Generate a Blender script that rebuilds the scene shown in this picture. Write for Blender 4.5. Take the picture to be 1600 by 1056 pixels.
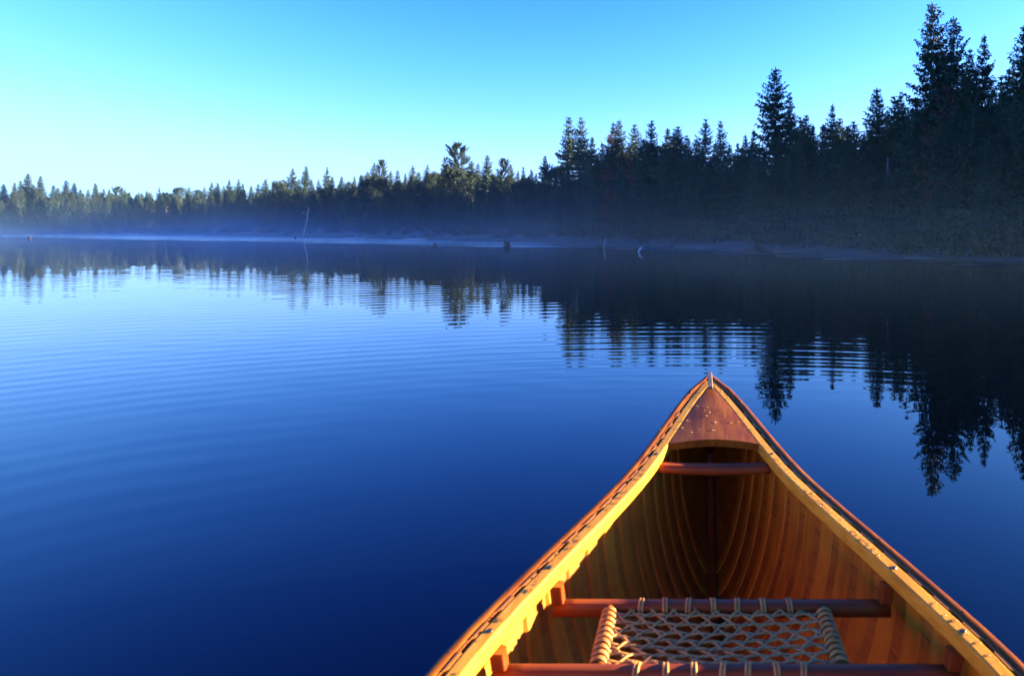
import bpy, math, random
import numpy as np
from mathutils import Vector, Matrix

for o in list(bpy.data.objects):
    bpy.data.objects.remove(o)
scene = bpy.context.scene
COL = scene.collection
RAD = math.radians

# ------------------------------------------------------------------ camera
F, CX, HY, H = 1067.0, 1087.0, 357.0, 1.03      # focal length and horizon of the 1600 px photograph; eye height over the lake
cam = bpy.data.cameras.new('camera')
cam.sensor_width = 36.0
cam.lens = 36.0 * F / 1600.0
cam.shift_x = -(CX - 800.0) / 1600.0
cam.shift_y = -(528.0 - HY) / 1600.0
cam.clip_start, cam.clip_end = 0.05, 6000
cam.dof.use_dof = True
cam.dof.focus_distance = 4.5
cam.dof.aperture_fstop = 5.6
camo = bpy.data.objects.new('camera', cam)
camo.location = (0, 0, H)
camo.rotation_euler = (RAD(90), 0, 0)
COL.objects.link(camo)
scene.camera = camo

# ------------------------------------------------------------------ sky, sun, exposure
SUN_EL, SUN_AZ = 8.5, 74.0                        # azimuth clockwise from the view direction (+Y)
world = bpy.data.worlds.new('World')
scene.world = world
world.use_nodes = True
wn, wl = world.node_tree.nodes, world.node_tree.links
bg = wn['Background']
sky = wn.new('ShaderNodeTexSky')
sky.sky_type = 'NISHITA'
sky.sun_disc = False
sky.sun_elevation = RAD(SUN_EL)
sky.sun_rotation = RAD(SUN_AZ)
sky.altitude = 0
sky.air_density = 1.0
sky.dust_density = 0.0
sky.ozone_density = 6.0
# one even colour curve over the whole sky: the contrast and blue of slide film
sep = wn.new('ShaderNodeSeparateColor')
com = wn.new('ShaderNodeCombineColor')
wl.new(sky.outputs[0], sep.inputs[0])
for i_, (gam, gain) in enumerate(((2.4, 4.6), (1.9, 1.0), (1.3, 1.65))):
    pw = wn.new('ShaderNodeMath'); pw.operation = 'POWER'; pw.inputs[1].default_value = gam
    ga = wn.new('ShaderNodeMath'); ga.operation = 'MULTIPLY'; ga.inputs[1].default_value = gain
    wl.new(sep.outputs[i_], pw.inputs[0]); wl.new(pw.outputs[0], ga.inputs[0])
    # soft shoulder: x / sqrt(1 + (x / top)^2)
    dv = wn.new('ShaderNodeMath'); dv.operation = 'DIVIDE'; dv.inputs[1].default_value = (1.35, 2.9, 6.5)[i_]
    sq = wn.new('ShaderNodeMath'); sq.operation = 'MULTIPLY'
    ad = wn.new('ShaderNodeMath'); ad.operation = 'ADD'; ad.inputs[1].default_value = 1.0
    rt_ = wn.new('ShaderNodeMath'); rt_.operation = 'SQRT'
    qo = wn.new('ShaderNodeMath'); qo.operation = 'DIVIDE'
    wl.new(ga.outputs[0], dv.inputs[0]); wl.new(dv.outputs[0], sq.inputs[0]); wl.new(dv.outputs[0], sq.inputs[1])
    wl.new(sq.outputs[0], ad.inputs[0]); wl.new(ad.outputs[0], rt_.inputs[0])
    wl.new(ga.outputs[0], qo.inputs[0]); wl.new(rt_.outputs[0], qo.inputs[1])
    wl.new(qo.outputs[0], com.inputs[i_])
wl.new(com.outputs[0], bg.inputs['Color'])
bg.inputs['Strength'].default_value = 0.055

sun = bpy.data.lights.new('sun', 'SUN')
sun.energy = 5.0
sun.angle = RAD(0.53)
sun.color = (1.0, 0.76, 0.46)
suno = bpy.data.objects.new('sun', sun)
COL.objects.link(suno)
sd = Vector((math.sin(RAD(SUN_AZ)) * math.cos(RAD(SUN_EL)), math.cos(RAD(SUN_AZ)) * math.cos(RAD(SUN_EL)), math.sin(RAD(SUN_EL))))
suno.rotation_euler = sd.to_track_quat('Z', 'Y').to_euler()

vs = scene.view_settings
vs.view_transform = 'Standard'
vs.look = 'None'
vs.gamma = 1.0
vs.use_curve_mapping = False
vs.exposure = 3.32
scene.render.engine = 'CYCLES'
cy = scene.cycles
cy.use_denoising = True
cy.max_bounces = 6
cy.diffuse_bounces = 3
cy.glossy_bounces = 3
cy.transmission_bounces = 4
cy.volume_bounces = 1
cy.transparent_max_bounces = 8
cy.volume_step_rate = 4.0
cy.volume_max_steps = 96
cy.sample_clamp_indirect = 6.0

# ------------------------------------------------------------------ helpers
def link(o, parent=None):
    COL.objects.link(o)
    if parent is not None:
        o.parent = parent
    return o

def tag(o, label=None, cat=None, group=None, kind=None):
    if label: o['label'] = label
    if cat: o['category'] = cat
    if group: o['group'] = group
    if kind: o['kind'] = kind
    return o

def empty(name, loc=(0, 0, 0), rz=0.0):
    o = bpy.data.objects.new(name, None)
    o.empty_display_size = 0.2
    o.location = loc
    o.rotation_euler = (0, 0, rz)
    return link(o)

class MB:
    """collects vertices and faces for ONE mesh"""
    def __init__(self):
        self.v, self.f = [], []
    def add(self, vs, fs):
        n = len(self.v)
        self.v += [tuple(p) for p in vs]
        self.f += [tuple(i + n for i in q) for q in fs]
    def sweep(self, path, prof, closed=True, cap=True):
        """path: list of (origin, axis u, axis v); prof: list of (u, v)"""
        k = len(prof)
        vs = []
        for o, u, w in path:
            for a, b in prof:
                vs.append(Vector(o) + Vector(u) * a + Vector(w) * b)
        fs = []
        for i in range(len(path) - 1):
            for j in range(k if closed else k - 1):
                a, b = i * k + j, i * k + (j + 1) % k
                fs.append((a, b, b + k, a + k))
        if cap and closed:
            fs.append(tuple(range(k - 1, -1, -1)))
            fs.append(tuple((len(path) - 1) * k + j for j in range(k)))
        self.add(vs, fs)
    def tube(self, pts, r, n=8, squash=1.0):
        pts = [Vector(p) for p in pts]
        rs = r if isinstance(r, (list, tuple)) else [r] * len(pts)
        path, prof = [], [(math.cos(2 * math.pi * i / n), math.sin(2 * math.pi * i / n)) for i in range(n)]
        up = None
        for i, p in enumerate(pts):
            t = (pts[min(i + 1, len(pts) - 1)] - pts[max(i - 1, 0)]).normalized()
            if up is None:
                up = Vector((0, 0, 1)) if abs(t.z) < 0.9 else Vector((1, 0, 0))
            a = t.cross(up)
            if a.length < 1e-4:
                a = t.cross(Vector((0, 1, 0.3)))
            a.normalize()
            b = a.cross(t).normalized()
            path.append((p, a * rs[i], b * rs[i] * squash))
        self.sweep(path, prof)
    def ring(self, c, ax1, ax2, r1, r2, rt, n=14, m=6):
        """closed torus-like loop round centre c"""
        c, ax1, ax2 = Vector(c), Vector(ax1), Vector(ax2)
        ax3 = ax1.cross(ax2).normalized()
        vs, fs = [], []
        for i in range(n):
            a = 2 * math.pi * i / n
            d = (ax1 * math.cos(a) * r1 + ax2 * math.sin(a) * r2)
            dn = d.normalized()
            for j in range(m):
                b = 2 * math.pi * j / m
                vs.append(c + d + dn * rt * math.cos(b) + ax3 * rt * math.sin(b))
        for i in range(n):
            for j in range(m):
                a, b = i * m + j, i * m + (j + 1) % m
                a2, b2 = ((i + 1) % n) * m + j, ((i + 1) % n) * m + (j + 1) % m
                fs.append((a, b, b2, a2))
        self.add(vs, fs)
    def mesh(self, name, mat, smooth=False):
        me = bpy.data.meshes.new(name)
        me.from_pydata(self.v, [], self.f)
        me.materials.append(mat)
        me.validate()
        if smooth:
            me.polygons.foreach_set('use_smooth', [True] * len(me.polygons))
        return me
    def build(self, name, mat, parent=None, smooth=False, loc=None):
        o = bpy.data.objects.new(name, self.mesh(name, mat, smooth))
        if loc is not None:
            o.location = loc
        return link(o, parent)

def np_mesh(name, V, Fq, mat, smooth=False):
    """V (n,3) floats, Fq (m,4) or (m,3) ints"""
    me = bpy.data.meshes.new(name)
    V = np.asarray(V, np.float32)
    Fq = np.asarray(Fq, np.int32)
    k = Fq.shape[1]
    me.vertices.add(len(V))
    me.vertices.foreach_set('co', V.ravel())
    me.loops.add(Fq.size)
    me.loops.foreach_set('vertex_index', Fq.ravel())
    me.polygons.add(len(Fq))
    me.polygons.foreach_set('loop_start', np.arange(0, Fq.size, k, dtype=np.int32))
    me.polygons.foreach_set('loop_total', np.full(len(Fq), k, np.int32))
    if smooth:
        me.polygons.foreach_set('use_smooth', np.ones(len(Fq), bool))
    me.update(calc_edges=True)
    me.materials.append(mat)
    return me

def rounded(w, h, r=0.003, n=2):
    """profile of a rounded bar, counter-clockwise, centred"""
    out = []
    for cx, cy, a0 in ((w / 2 - r, h / 2 - r, 0), (-w / 2 + r, h / 2 - r, 90), (-w / 2 + r, -h / 2 + r, 180), (w / 2 - r, -h / 2 + r, 270)):
        for i in range(n + 1):
            a = RAD(a0 + 90 * i / n)
            out.append((cx + r * math.cos(a), cy + r * math.sin(a)))
    return out

# ------------------------------------------------------------------ materials
def new_mat(name):
    m = bpy.data.materials.new(name)
    m.use_nodes = True
    return m, m.node_tree.nodes, m.node_tree.links, m.node_tree.nodes['Principled BSDF']

def ramp(n, l, src, stops):
    r = n.new('ShaderNodeValToRGB')
    el = r.color_ramp.elements
    while len(el) < len(stops):
        el.new(0.5)
    for e, (p, c) in zip(el, stops):
        e.position = p
        e.color = (*c, 1)
    l.new(src, r.inputs[0])
    return r.outputs[0]

def wood(name, dark, mid, light, axis='y', gloss=0.3, coat=0.3, fine=90.0, bump=0.15, per_object=0.0, spec=0.22):
    m, n, l, p = new_mat(name)
    tc = n.new('ShaderNodeTexCoord')
    mp = n.new('ShaderNodeMapping')
    s = {'x': (3, fine, fine), 'y': (fine, 3, fine), 'z': (fine, fine, 3)}[axis]
    mp.inputs['Scale'].default_value = s
    l.new(tc.outputs['Object'], mp.inputs[0])
    oi = n.new('ShaderNodeObjectInfo')
    mu = n.new('ShaderNodeMath'); mu.operation = 'MULTIPLY'; mu.inputs[1].default_value = 37.0
    l.new(oi.outputs['Random'], mu.inputs[0])
    no = n.new('ShaderNodeTexNoise'); no.noise_dimensions = '4D'
    no.inputs['Scale'].default_value = 1.0
    no.inputs['Detail'].default_value = 5
    no.inputs['Distortion'].default_value = 0.6
    l.new(mp.outputs[0], no.inputs['Vector'])
    l.new(mu.outputs[0], no.inputs['W'])
    big = n.new('ShaderNodeTexNoise'); big.inputs['Scale'].default_value = 9.0; big.inputs['Detail'].default_value = 3
    l.new(tc.outputs['Object'], big.inputs['Vector'])
    mixv = n.new('ShaderNodeMath'); mixv.operation = 'MULTIPLY_ADD'
    l.new(big.outputs[0], mixv.inputs[0]); mixv.inputs[1].default_value = 0.5
    l.new(no.outputs[0], mixv.inputs[2])
    ad = n.new('ShaderNodeMath'); ad.operation = 'MULTIPLY_ADD'
    l.new(oi.outputs['Random'], ad.inputs[0]); ad.inputs[1].default_value = per_object
    l.new(mixv.outputs[0], ad.inputs[2])
    c = ramp(n, l, ad.outputs[0], [(0.45, dark), (0.72, mid), (1.0, light)])
    l.new(c, p.inputs['Base Color'])
    p.inputs['Roughness'].default_value = gloss
    p.inputs['Coat Weight'].default_value = coat
    p.inputs['Specular IOR Level'].default_value = spec
    p.inputs['Coat Roughness'].default_value = 0.12
    b = n.new('ShaderNodeBump'); b.inputs['Strength'].default_value = bump; b.inputs['Distance'].default_value = 0.001
    l.new(no.outputs[0], b.inputs['Height'])
    l.new(b.outputs[0], p.inputs['Normal'])
    return m

def plain(name, col, rough=0.6, metal=0.0, var=0.25, scale=8.0, bump=0.0):
    m, n, l, p = new_mat(name)
    tc = n.new('ShaderNodeTexCoord')
    no = n.new('ShaderNodeTexNoise'); no.inputs['Scale'].default_value = scale; no.inputs['Detail'].default_value = 4
    l.new(tc.outputs['Object'], no.inputs['Vector'])
    lo = tuple(c * (1 - var) for c in col); hi = tuple(min(1, c * (1 + var)) for c in col)
    l.new(ramp(n, l, no.outputs[0], [(0.3, lo), (0.7, hi)]), p.inputs['Base Color'])
    p.inputs['Roughness'].default_value = rough
    p.inputs['Metallic'].default_value = metal
    if bump:
        b = n.new('ShaderNodeBump'); b.inputs['Strength'].default_value = bump; b.inputs['Distance'].default_value = 0.02
        l.new(no.outputs[0], b.inputs['Height']); l.new(b.outputs[0], p.inputs['Normal'])
    return m

def foliage(name, a, b, rough=0.75):
    """needle or leaf colour: varies from tree to tree and in soft patches"""
    m, n, l, p = new_mat(name)
    oi = n.new('ShaderNodeObjectInfo')
    tc = n.new('ShaderNodeTexCoord')
    no = n.new('ShaderNodeTexNoise'); no.inputs['Scale'].default_value = 1.3; no.inputs['Detail'].default_value = 3
    l.new(tc.outputs['Object'], no.inputs['Vector'])
    ad = n.new('ShaderNodeMath'); ad.operation = 'MULTIPLY_ADD'
    l.new(oi.outputs['Random'], ad.inputs[0]); ad.inputs[1].default_value = 0.5
    l.new(no.outputs[0], ad.inputs[2])
    l.new(ramp(n, l, ad.outputs[0], [(0.3, a), (1.05, b)]), p.inputs['Base Color'])
    p.inputs['Roughness'].default_value = rough
    p.inputs['Specular IOR Level'].default_value = 0.25
    return m

M = {}
M['ash'] = wood('ash_wood', (0.36, 0.145, 0.010), (0.52, 0.225, 0.016), (0.60, 0.29, 0.030), gloss=0.48, coat=0.0, spec=0.1)
M['mahogany'] = wood('mahogany', (0.09, 0.020, 0.002), (0.155, 0.040, 0.002), (0.24, 0.078, 0.004), gloss=0.5, coat=0.0, spec=0.09, fine=55)
M['mahogany_cross'] = wood('mahogany_cross_grain', (0.10, 0.018, 0.004), (0.17, 0.032, 0.005), (0.25, 0.058, 0.008), axis='x', gloss=0.45, coat=0.0, spec=0.12)
M['mahogany_up'] = wood('mahogany_upright', (0.10, 0.018, 0.004), (0.17, 0.032, 0.005), (0.25, 0.058, 0.008), axis='z', gloss=0.3, coat=0.3)
M['rib'] = wood('rib_cedar', (0.23, 0.056, 0.003), (0.35, 0.100, 0.005), (0.46, 0.150, 0.008), axis='z', gloss=0.5, coat=0.08, fine=60, per_object=0.25)
M['plank'] = wood('plank_cedar', (0.15, 0.032, 0.003), (0.25, 0.062, 0.004), (0.34, 0.098, 0.006), gloss=0.55, coat=0.06, fine=70, per_object=0.3)
M['canvas'] = plain('red_canvas', (0.16, 0.018, 0.016), rough=0.35)
M['rawhide'] = plain('rawhide', (0.42, 0.175, 0.022), rough=0.65, var=0.3, scale=60)
M['brass'] = plain('worn_brass', (0.16, 0.125, 0.08), rough=0.5, metal=0.4, scale=40)
M['bolt'] = plain('dark_bolt', (0.03, 0.025, 0.02), rough=0.4, metal=0.6)
M['bark'] = plain('bark', (0.06, 0.045, 0.035), rough=0.9, var=0.4, scale=5, bump=0.4)
M['bleached'] = plain('bleached_wood', (0.34, 0.31, 0.27), rough=0.8, var=0.3, scale=6, bump=0.3)
M['grey_wood'] = plain('grey_wood', (0.075, 0.07, 0.065), rough=0.8, var=0.3, scale=6, bump=0.3)
M['white_wood'] = plain('white_driftwood', (0.5, 0.48, 0.45), rough=0.7, var=0.15, scale=6)
M['wet_wood'] = plain('wet_dark_wood', (0.018, 0.016, 0.014), rough=0.85, var=0.4, scale=6, bump=0.4)
M['spruce'] = foliage('spruce_needles', (0.014, 0.036, 0.024), (0.036, 0.068, 0.034))
M['fir'] = foliage('fir_needles', (0.014, 0.031, 0.020), (0.032, 0.054, 0.029))
M['column'] = foliage('cedar_sprays', (0.016, 0.033, 0.026), (0.030, 0.052, 0.036))
M['pine'] = foliage('pine_needles', (0.012, 0.029, 0.020), (0.026, 0.047, 0.028))
M['leaf'] = foliage('broad_leaves', (0.014, 0.033, 0.020), (0.032, 0.054, 0.028))
M['dead'] = foliage('dead_needles', (0.075, 0.028, 0.016), (0.14, 0.055, 0.03))
M['shrub'] = foliage('shrub_leaves', (0.010, 0.021, 0.011), (0.026, 0.038, 0.018))
M['soil'] = plain('forest_soil', (0.024, 0.021, 0.014), rough=0.95, var=0.4, scale=0.6, bump=0.3)

m, n, l, p = new_mat('dew')                          # clear beads; amber translucence stands in for sunlight focused inside them
n.remove(p)
tr = n.new('ShaderNodeBsdfTransparent'); tr.inputs[0].default_value = (1, 0.95, 0.85, 1)
tl_ = n.new('ShaderNodeBsdfTranslucent'); tl_.inputs[0].default_value = (0.95, 0.62, 0.22, 1)
gl = n.new('ShaderNodeBsdfGlossy'); gl.inputs['Roughness'].default_value = 0.18
m1 = n.new('ShaderNodeMixShader'); m1.inputs[0].default_value = 0.3
m2_ = n.new('ShaderNodeMixShader'); fr_ = n.new('ShaderNodeFresnel'); fr_.inputs[0].default_value = 1.33
l.new(tr.outputs[0], m1.inputs[1]); l.new(tl_.outputs[0], m1.inputs[2])
l.new(fr_.outputs[0], m2_.inputs[0]); l.new(m1.outputs[0], m2_.inputs[1]); l.new(gl.outputs[0], m2_.inputs[2])
l.new(m2_.outputs[0], n['Material Output'].inputs[0])
M['dew'] = m

# ------------------------------------------------------------------ shoreline
def from_px(x, y):
    Y = F * H / (y - HY)
    return ((x - CX) / F * Y, Y)
shore_px = [(0, 364.6), (177, 364.8), (250, 366.8), (400, 370.2), (600, 373.6), (800, 378.6), (1000, 384.2), (1100, 387.6), (1250, 396.0), (1400, 403.5), (1500, 407.6), (1600, 411.0)]
SH = [(-900, 330), (-300, 185)] + [from_px(*q) for q in shore_px] + [(25, 20.5), (60, 34), (120, 62), (300, 130), (900, 330)]
SHX, SHY = np.array([q[0] for q in SH]), np.array([q[1] for q in SH])
def shore_y(X):
    return np.interp(X, SHX, SHY)
def ground_z(X, Y):
    X, Y = np.asarray(X, float), np.asarray(Y, float)
    wob = 0.9 * np.sin(X * 0.55) + 0.6 * np.sin(X * 1.3 + 1.0) + 0.35 * np.sin(X * 2.9)
    d = (Y - shore_y(X) + wob * np.clip(shore_y(X) / 60.0, 0.25, 1.2)) * 0.75
    return np.where(d > 0, 0.42 * (1 - np.exp(-d / 1.8)) + 0.05 * np.clip(d - 8, 0, 150), np.maximum(-0.6, 0.25 * d))

# ------------------------------------------------------------------ hull lines
S = 1.1                                             # the measured canoe is scaled to a 5.2 m hull
LC = 5.2
TIPY = S * 2.198
ss_ = [0, .03, .08, .2, .3, .42, .55, .66, .8, .98, 1.1, 1.23, 1.4, 1.7, 2.1, 2.364]
ww_ = [.004, .015, .044, .084, .110, .139, .173, .205, .251, .315, .350, .386, .413, .433, .441, .443]
sd_ = [0, .15, .3, .6, 1.0, 1.4, 1.8, 2.364]
dd_ = [.48, .507, .53, .567, .594, .604, .610, .614]
def smooth_interp(x, xs, ys, k=0.06):
    return sum(np.interp(x + j * k, xs, ys) for j in (-1, -.5, 0, .5, 1)) / 5 if x > 2 * k else float(np.interp(x, xs, ys))
def fold(s):
    return min(s, LC - s)
def half_w(s):
    return S * smooth_interp(fold(s) / S, ss_, ww_)
def sheer(s):
    return H - S * smooth_interp(fold(s) / S, sd_, dd_)
def keel(s):
    q = fold(s)
    z0 = sheer(0) - 0.03
    if q >= 0.5: return -0.09
    t = 1 - q / 0.5
    return -0.09 + (z0 + 0.09) * (1 - math.sqrt(max(0, 1 - t * t)))
def hull_pt(s, t, off=0.0, drop=0.0):
    """t from -1 (left gunwale) over 0 (keel) to 1 (right gunwale); off = distance inside the skin"""
    q = fold(s)
    w = max(half_w(s) - off, 0.001)
    b = min(1, q / 1.6)
    e = 1.25 * (1 - b) + 0.72 * b
    a = abs(t) * math.pi / 2
    x = w * math.sin(a) ** e * (1 if t >= 0 else -1)
    zt, zb = sheer(s) - drop, keel(s) + off
    z = zb + max(zt - zb, 0.002) * (1 - math.cos(a)) ** (0.9 + 0.25 * b)
    return Vector((x, LC / 2 - s, z))

def canoe_waterline():
    """(half breadth, world y) of the hull where it meets the lake, bow to stern"""
    out = []
    for s in [0.004 + q for q in np.linspace(0, 1, 420) * (LC - 0.008)]:
        if keel(s) > -0.004: continue
        lo, hi = 0.0, 1.0
        for _ in range(30):
            md = (lo + hi) / 2
            if hull_pt(s, md).z < 0: lo = md
            else: hi = md
        out.append((max(0.0, hull_pt(s, lo).x - 0.002), LC / 2 - s + TIPY - LC / 2))
    out[0] = (0.0, out[0][1]); out[-1] = (0.0, out[-1][1])
    return out

# ------------------------------------------------------------------ water
def make_water():
    xs = np.concatenate([[-2400, -1200, -700], np.arange(-420, -60, 12), np.arange(-60, 40, 2.0), np.arange(40, 300, 12), [420, 700, 1200, 2400]])
    ys = np.concatenate([[-2400, -1200, -500, -200, -80, -30], np.arange(-10, 60, 1.5), np.arange(60, 220, 6), [260, 340, 500, 900, 1600, 2400]])
    X, Y = np.meshgrid(xs, ys)
    V = np.stack([X.ravel(), Y.ravel(), np.zeros(X.size)], 1)
    nx, ny = len(xs), len(ys)
    I = np.arange(nx * ny).reshape(ny, nx)
    Fq = np.stack([I[:-1, :-1], I[:-1, 1:], I[1:, 1:], I[1:, :-1]], -1).reshape(-1, 4)
    cx_ = V[Fq][:, :, 0].mean(1); cy_ = V[Fq][:, :, 1].mean(1)
    Fq = Fq[~((abs(cx_) < 2) & (cy_ > -4) & (cy_ < 3.5))]
    # the lake stops at the hull: strips from a rectangle to the water line of the canoe
    bw, Wl, Wr, Wb, Wf = canoe_waterline(), -2.0, 2.0, -4.0, 3.5
    base = len(V); extra, ef = [], []
    nb_ = len(bw)
    for x_, y_ in bw:
        extra += [(Wl, y_, 0), (0.05 - x_, y_, 0), (0.05 + x_, y_, 0), (Wr, y_, 0)]
    for i in range(nb_ - 1):
        a = base + 4 * i
        ef += [(a, a + 4, a + 5, a + 1), (a + 2, a + 6, a + 7, a + 3)]
    e = base + len(extra)
    extra += [(Wl, Wf, 0), (Wr, Wf, 0), (Wl, Wb, 0), (Wr, Wb, 0)]
    z = base + 4 * (nb_ - 1)
    ef += [(base, base + 1, e + 1, e), (base + 2, base + 3, e + 1, base + 1), (z + 1, z, e + 2, e + 3), (z + 3, z + 2, z + 1, e + 3)]
    V = np.concatenate([V, np.array(extra, float)]); Fq = np.concatenate([Fq, np.array(ef)])
    e1, e2 = V[Fq[:, 2]] - V[Fq[:, 0]], V[Fq[:, 3]] - V[Fq[:, 1]]
    down = e1[:, 0] * e2[:, 1] - e1[:, 1] * e2[:, 0] < 0
    Fq[down] = Fq[down][:, ::-1]
    m, n, l, p = new_mat('lake_water')
    def math_(op, a, b=None, c=None):
        q = n.new('ShaderNodeMath'); q.operation = op
        for i, v in enumerate((a, b, c)):
            if v is None: continue
            if isinstance(v, (int, float)): q.inputs[i].default_value = v
            else: l.new(v, q.inputs[i])
        return q.outputs[0]
    def smooth(v, a, b):
        q = n.new('ShaderNodeMapRange'); q.interpolation_type = 'SMOOTHSTEP'
        l.new(v, q.inputs[0]); q.inputs[1].default_value = a; q.inputs[2].default_value = b
        return q.outputs[0]
    def bell(v, a, b, c, d):
        return math_('MULTIPLY', smooth(v, a, b), math_('SUBTRACT', 1.0, smooth(v, c, d)))
    geo = n.new('ShaderNodeNewGeometry')
    sep = n.new('ShaderNodeSeparateXYZ'); l.new(geo.outputs['Position'], sep.inputs[0])
    x, y = sep.outputs[0], sep.outputs[1]
    dy = math_('ADD', y, 0.9)
    warp = n.new('ShaderNodeTexNoise'); warp.inputs['Scale'].default_value = 0.35; warp.inputs['Detail'].default_value = 2
    l.new(geo.outputs['Position'], warp.inputs['Vector'])
    w0 = math_('SUBTRACT', warp.outputs[0], 0.5)
    r = math_('SQRT', math_('ADD', math_('MULTIPLY', x, x), math_('MULTIPLY', dy, dy)))
    rw = math_('MULTIPLY_ADD', w0, 0.5, r)
    # rings sent out by the canoe: a long train whose wave length grows outwards, and a short one ahead of the bow
    phA = math_('MULTIPLY', math_('LOGARITHM', math_('MULTIPLY_ADD', rw, 0.024, 0.09), math.e), 2 * math.pi / 0.024)
    ampn = n.new('ShaderNodeTexNoise'); ampn.inputs['Scale'].default_value = 0.22; ampn.inputs['Detail'].default_value = 2
    l.new(geo.outputs['Position'], ampn.inputs['Vector'])
    an = smooth(ampn.outputs[0], 0.30, 0.68)
    envA = math_('MULTIPLY', bell(r, 4.2, 7.0, 12.0, 30.0), math_('MULTIPLY_ADD', an, 0.8, 0.35))
    sA = math_('MULTIPLY', math_('MULTIPLY', math_('SINE', phA), envA), 0.0105)
    rb = math_('MULTIPLY_ADD', w0, 0.16, r)
    phB = math_('MULTIPLY', rb, 2 * math.pi / 0.145)
    az = math_('DIVIDE', x, dy)
    envB = math_('MULTIPLY', bell(r, 5.3, 6.2, 7.4, 9.0), math_('MULTIPLY', bell(az, -0.35, -0.1, 0.30, 0.50), math_('MULTIPLY_ADD', an, 0.5, 0.6)))
    sB = math_('MULTIPLY', math_('MULTIPLY', math_('SINE', phB), envB), 0.014)
    phC = math_('MULTIPLY', math_('MULTIPLY_ADD', w0, 0.9, r), 2 * math.pi / 0.23)
    envC = math_('MULTIPLY', bell(r, 3.0, 4.2, 6.0, 8.0), bell(az, -6.0, -1.6, -0.6, -0.3))
    sC = math_('MULTIPLY', math_('MULTIPLY', math_('SINE', phC), envC), 0.004)
    s = math_('ADD', math_('ADD', sA, sB), sC)
    gx = math_('MULTIPLY', s, math_('DIVIDE', x, r))
    gy = math_('MULTIPLY', s, math_('DIVIDE', dy, r))
    # a second, weaker train that crosses the first
    x2, y2 = math_('ADD', x, 3.5), math_('ADD', y, 4.0)
    r2 = math_('SQRT', math_('ADD', math_('MULTIPLY', x2, x2), math_('MULTIPLY', y2, y2)))
    ph2 = math_('MULTIPLY', math_('MULTIPLY_ADD', w0, 0.8, r2), 2 * math.pi / 0.31)
    s2 = math_('MULTIPLY', math_('MULTIPLY', math_('SINE', ph2), bell(r, 4.0, 6.5, 10.0, 26.0)), math_('MULTIPLY', math_('SUBTRACT', 1.1, an), 0.0045))
    gx = math_('ADD', gx, math_('MULTIPLY', s2, math_('DIVIDE', x2, r2)))
    gy = math_('ADD', gy, math_('MULTIPLY', s2, math_('DIVIDE', y2, r2)))
    # small wandering slopes everywhere
    def slopes(scale, det, amp, vec):
        q = n.new('ShaderNodeTexNoise'); q.inputs['Scale'].default_value = scale; q.inputs['Detail'].default_value = det
        l.new(vec, q.inputs['Vector'])
        c = n.new('ShaderNodeSeparateColor'); l.new(q.outputs['Color'], c.inputs[0])
        a = amp if not isinstance(amp, (int, float)) else amp
        return math_('MULTIPLY', math_('SUBTRACT', c.outputs[0], 0.5), a), math_('MULTIPLY', math_('SUBTRACT', c.outputs[1], 0.5), a)
    a1 = slopes(2.2, 2, 0.011, geo.outputs['Position'])
    far = math_('MULTIPLY', smooth(y, 2.0, 12.0), 0.010)
    a2 = slopes(0.7, 2, far, geo.outputs['Position'])
    gx = math_('ADD', gx, math_('ADD', a1[0], math_('MULTIPLY', a2[0], 0.4)))
    gy = math_('ADD', gy, math_('ADD', a1[1], a2[1]))
    cmb = n.new('ShaderNodeCombineXYZ')
    l.new(math_('MULTIPLY', gx, -1.0), cmb.inputs[0]); l.new(math_('MULTIPLY', gy, -1.0), cmb.inputs[1]); cmb.inputs[2].default_value = 1.0
    nrm = n.new('ShaderNodeVectorMath'); nrm.operation = 'NORMALIZE'; l.new(cmb.outputs[0], nrm.inputs[0])
    l.new(nrm.outputs[0], p.inputs['Normal'])
    # wind-ruffled lanes along the shore
    at = n.new('ShaderNodeAttribute'); at.attribute_name = 'ruffle'
    mp = n.new('ShaderNodeMapping'); mp.inputs['Scale'].default_value = (0.05, 0.55, 1)
    l.new(geo.outputs['Position'], mp.inputs[0])
    ln = n.new('ShaderNodeTexNoise'); ln.inputs['Scale'].default_value = 1.0; ln.inputs['Detail'].default_value = 3
    l.new(mp.outputs[0], ln.inputs['Vector'])
    lane = smooth(ln.outputs[0], 0.42, 0.62)
    ruf = math_('MULTIPLY', at.outputs['Fac'], math_('MULTIPLY_ADD', lane, 0.55, 0.45))
    l.new(math_('ADD', math_('MULTIPLY', ruf, 0.65), 0.015), p.inputs['Roughness'])
    p.inputs['Base Color'].default_value = (0.0003, 0.0012, 0.003, 1)
    p.inputs['IOR'].default_value = 1.28
    me = np_mesh('water', V, Fq, m)
    at = me.attributes.new('ruffle', 'FLOAT', 'POINT')
    d = shore_y(V[:, 0]) - V[:, 1]
    wdt = 0.28 * shore_y(V[:, 0])
    ru = np.clip(1 - d / wdt, 0, 1) ** 0.8 * (V[:, 1] > 8)
    at.data.foreach_set('value', ru.astype(np.float32))
    o = bpy.data.objects.new('water', me)
    tag(link(o), 'still dark blue lake water with fine rings', kind='structure')
make_water()

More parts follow.
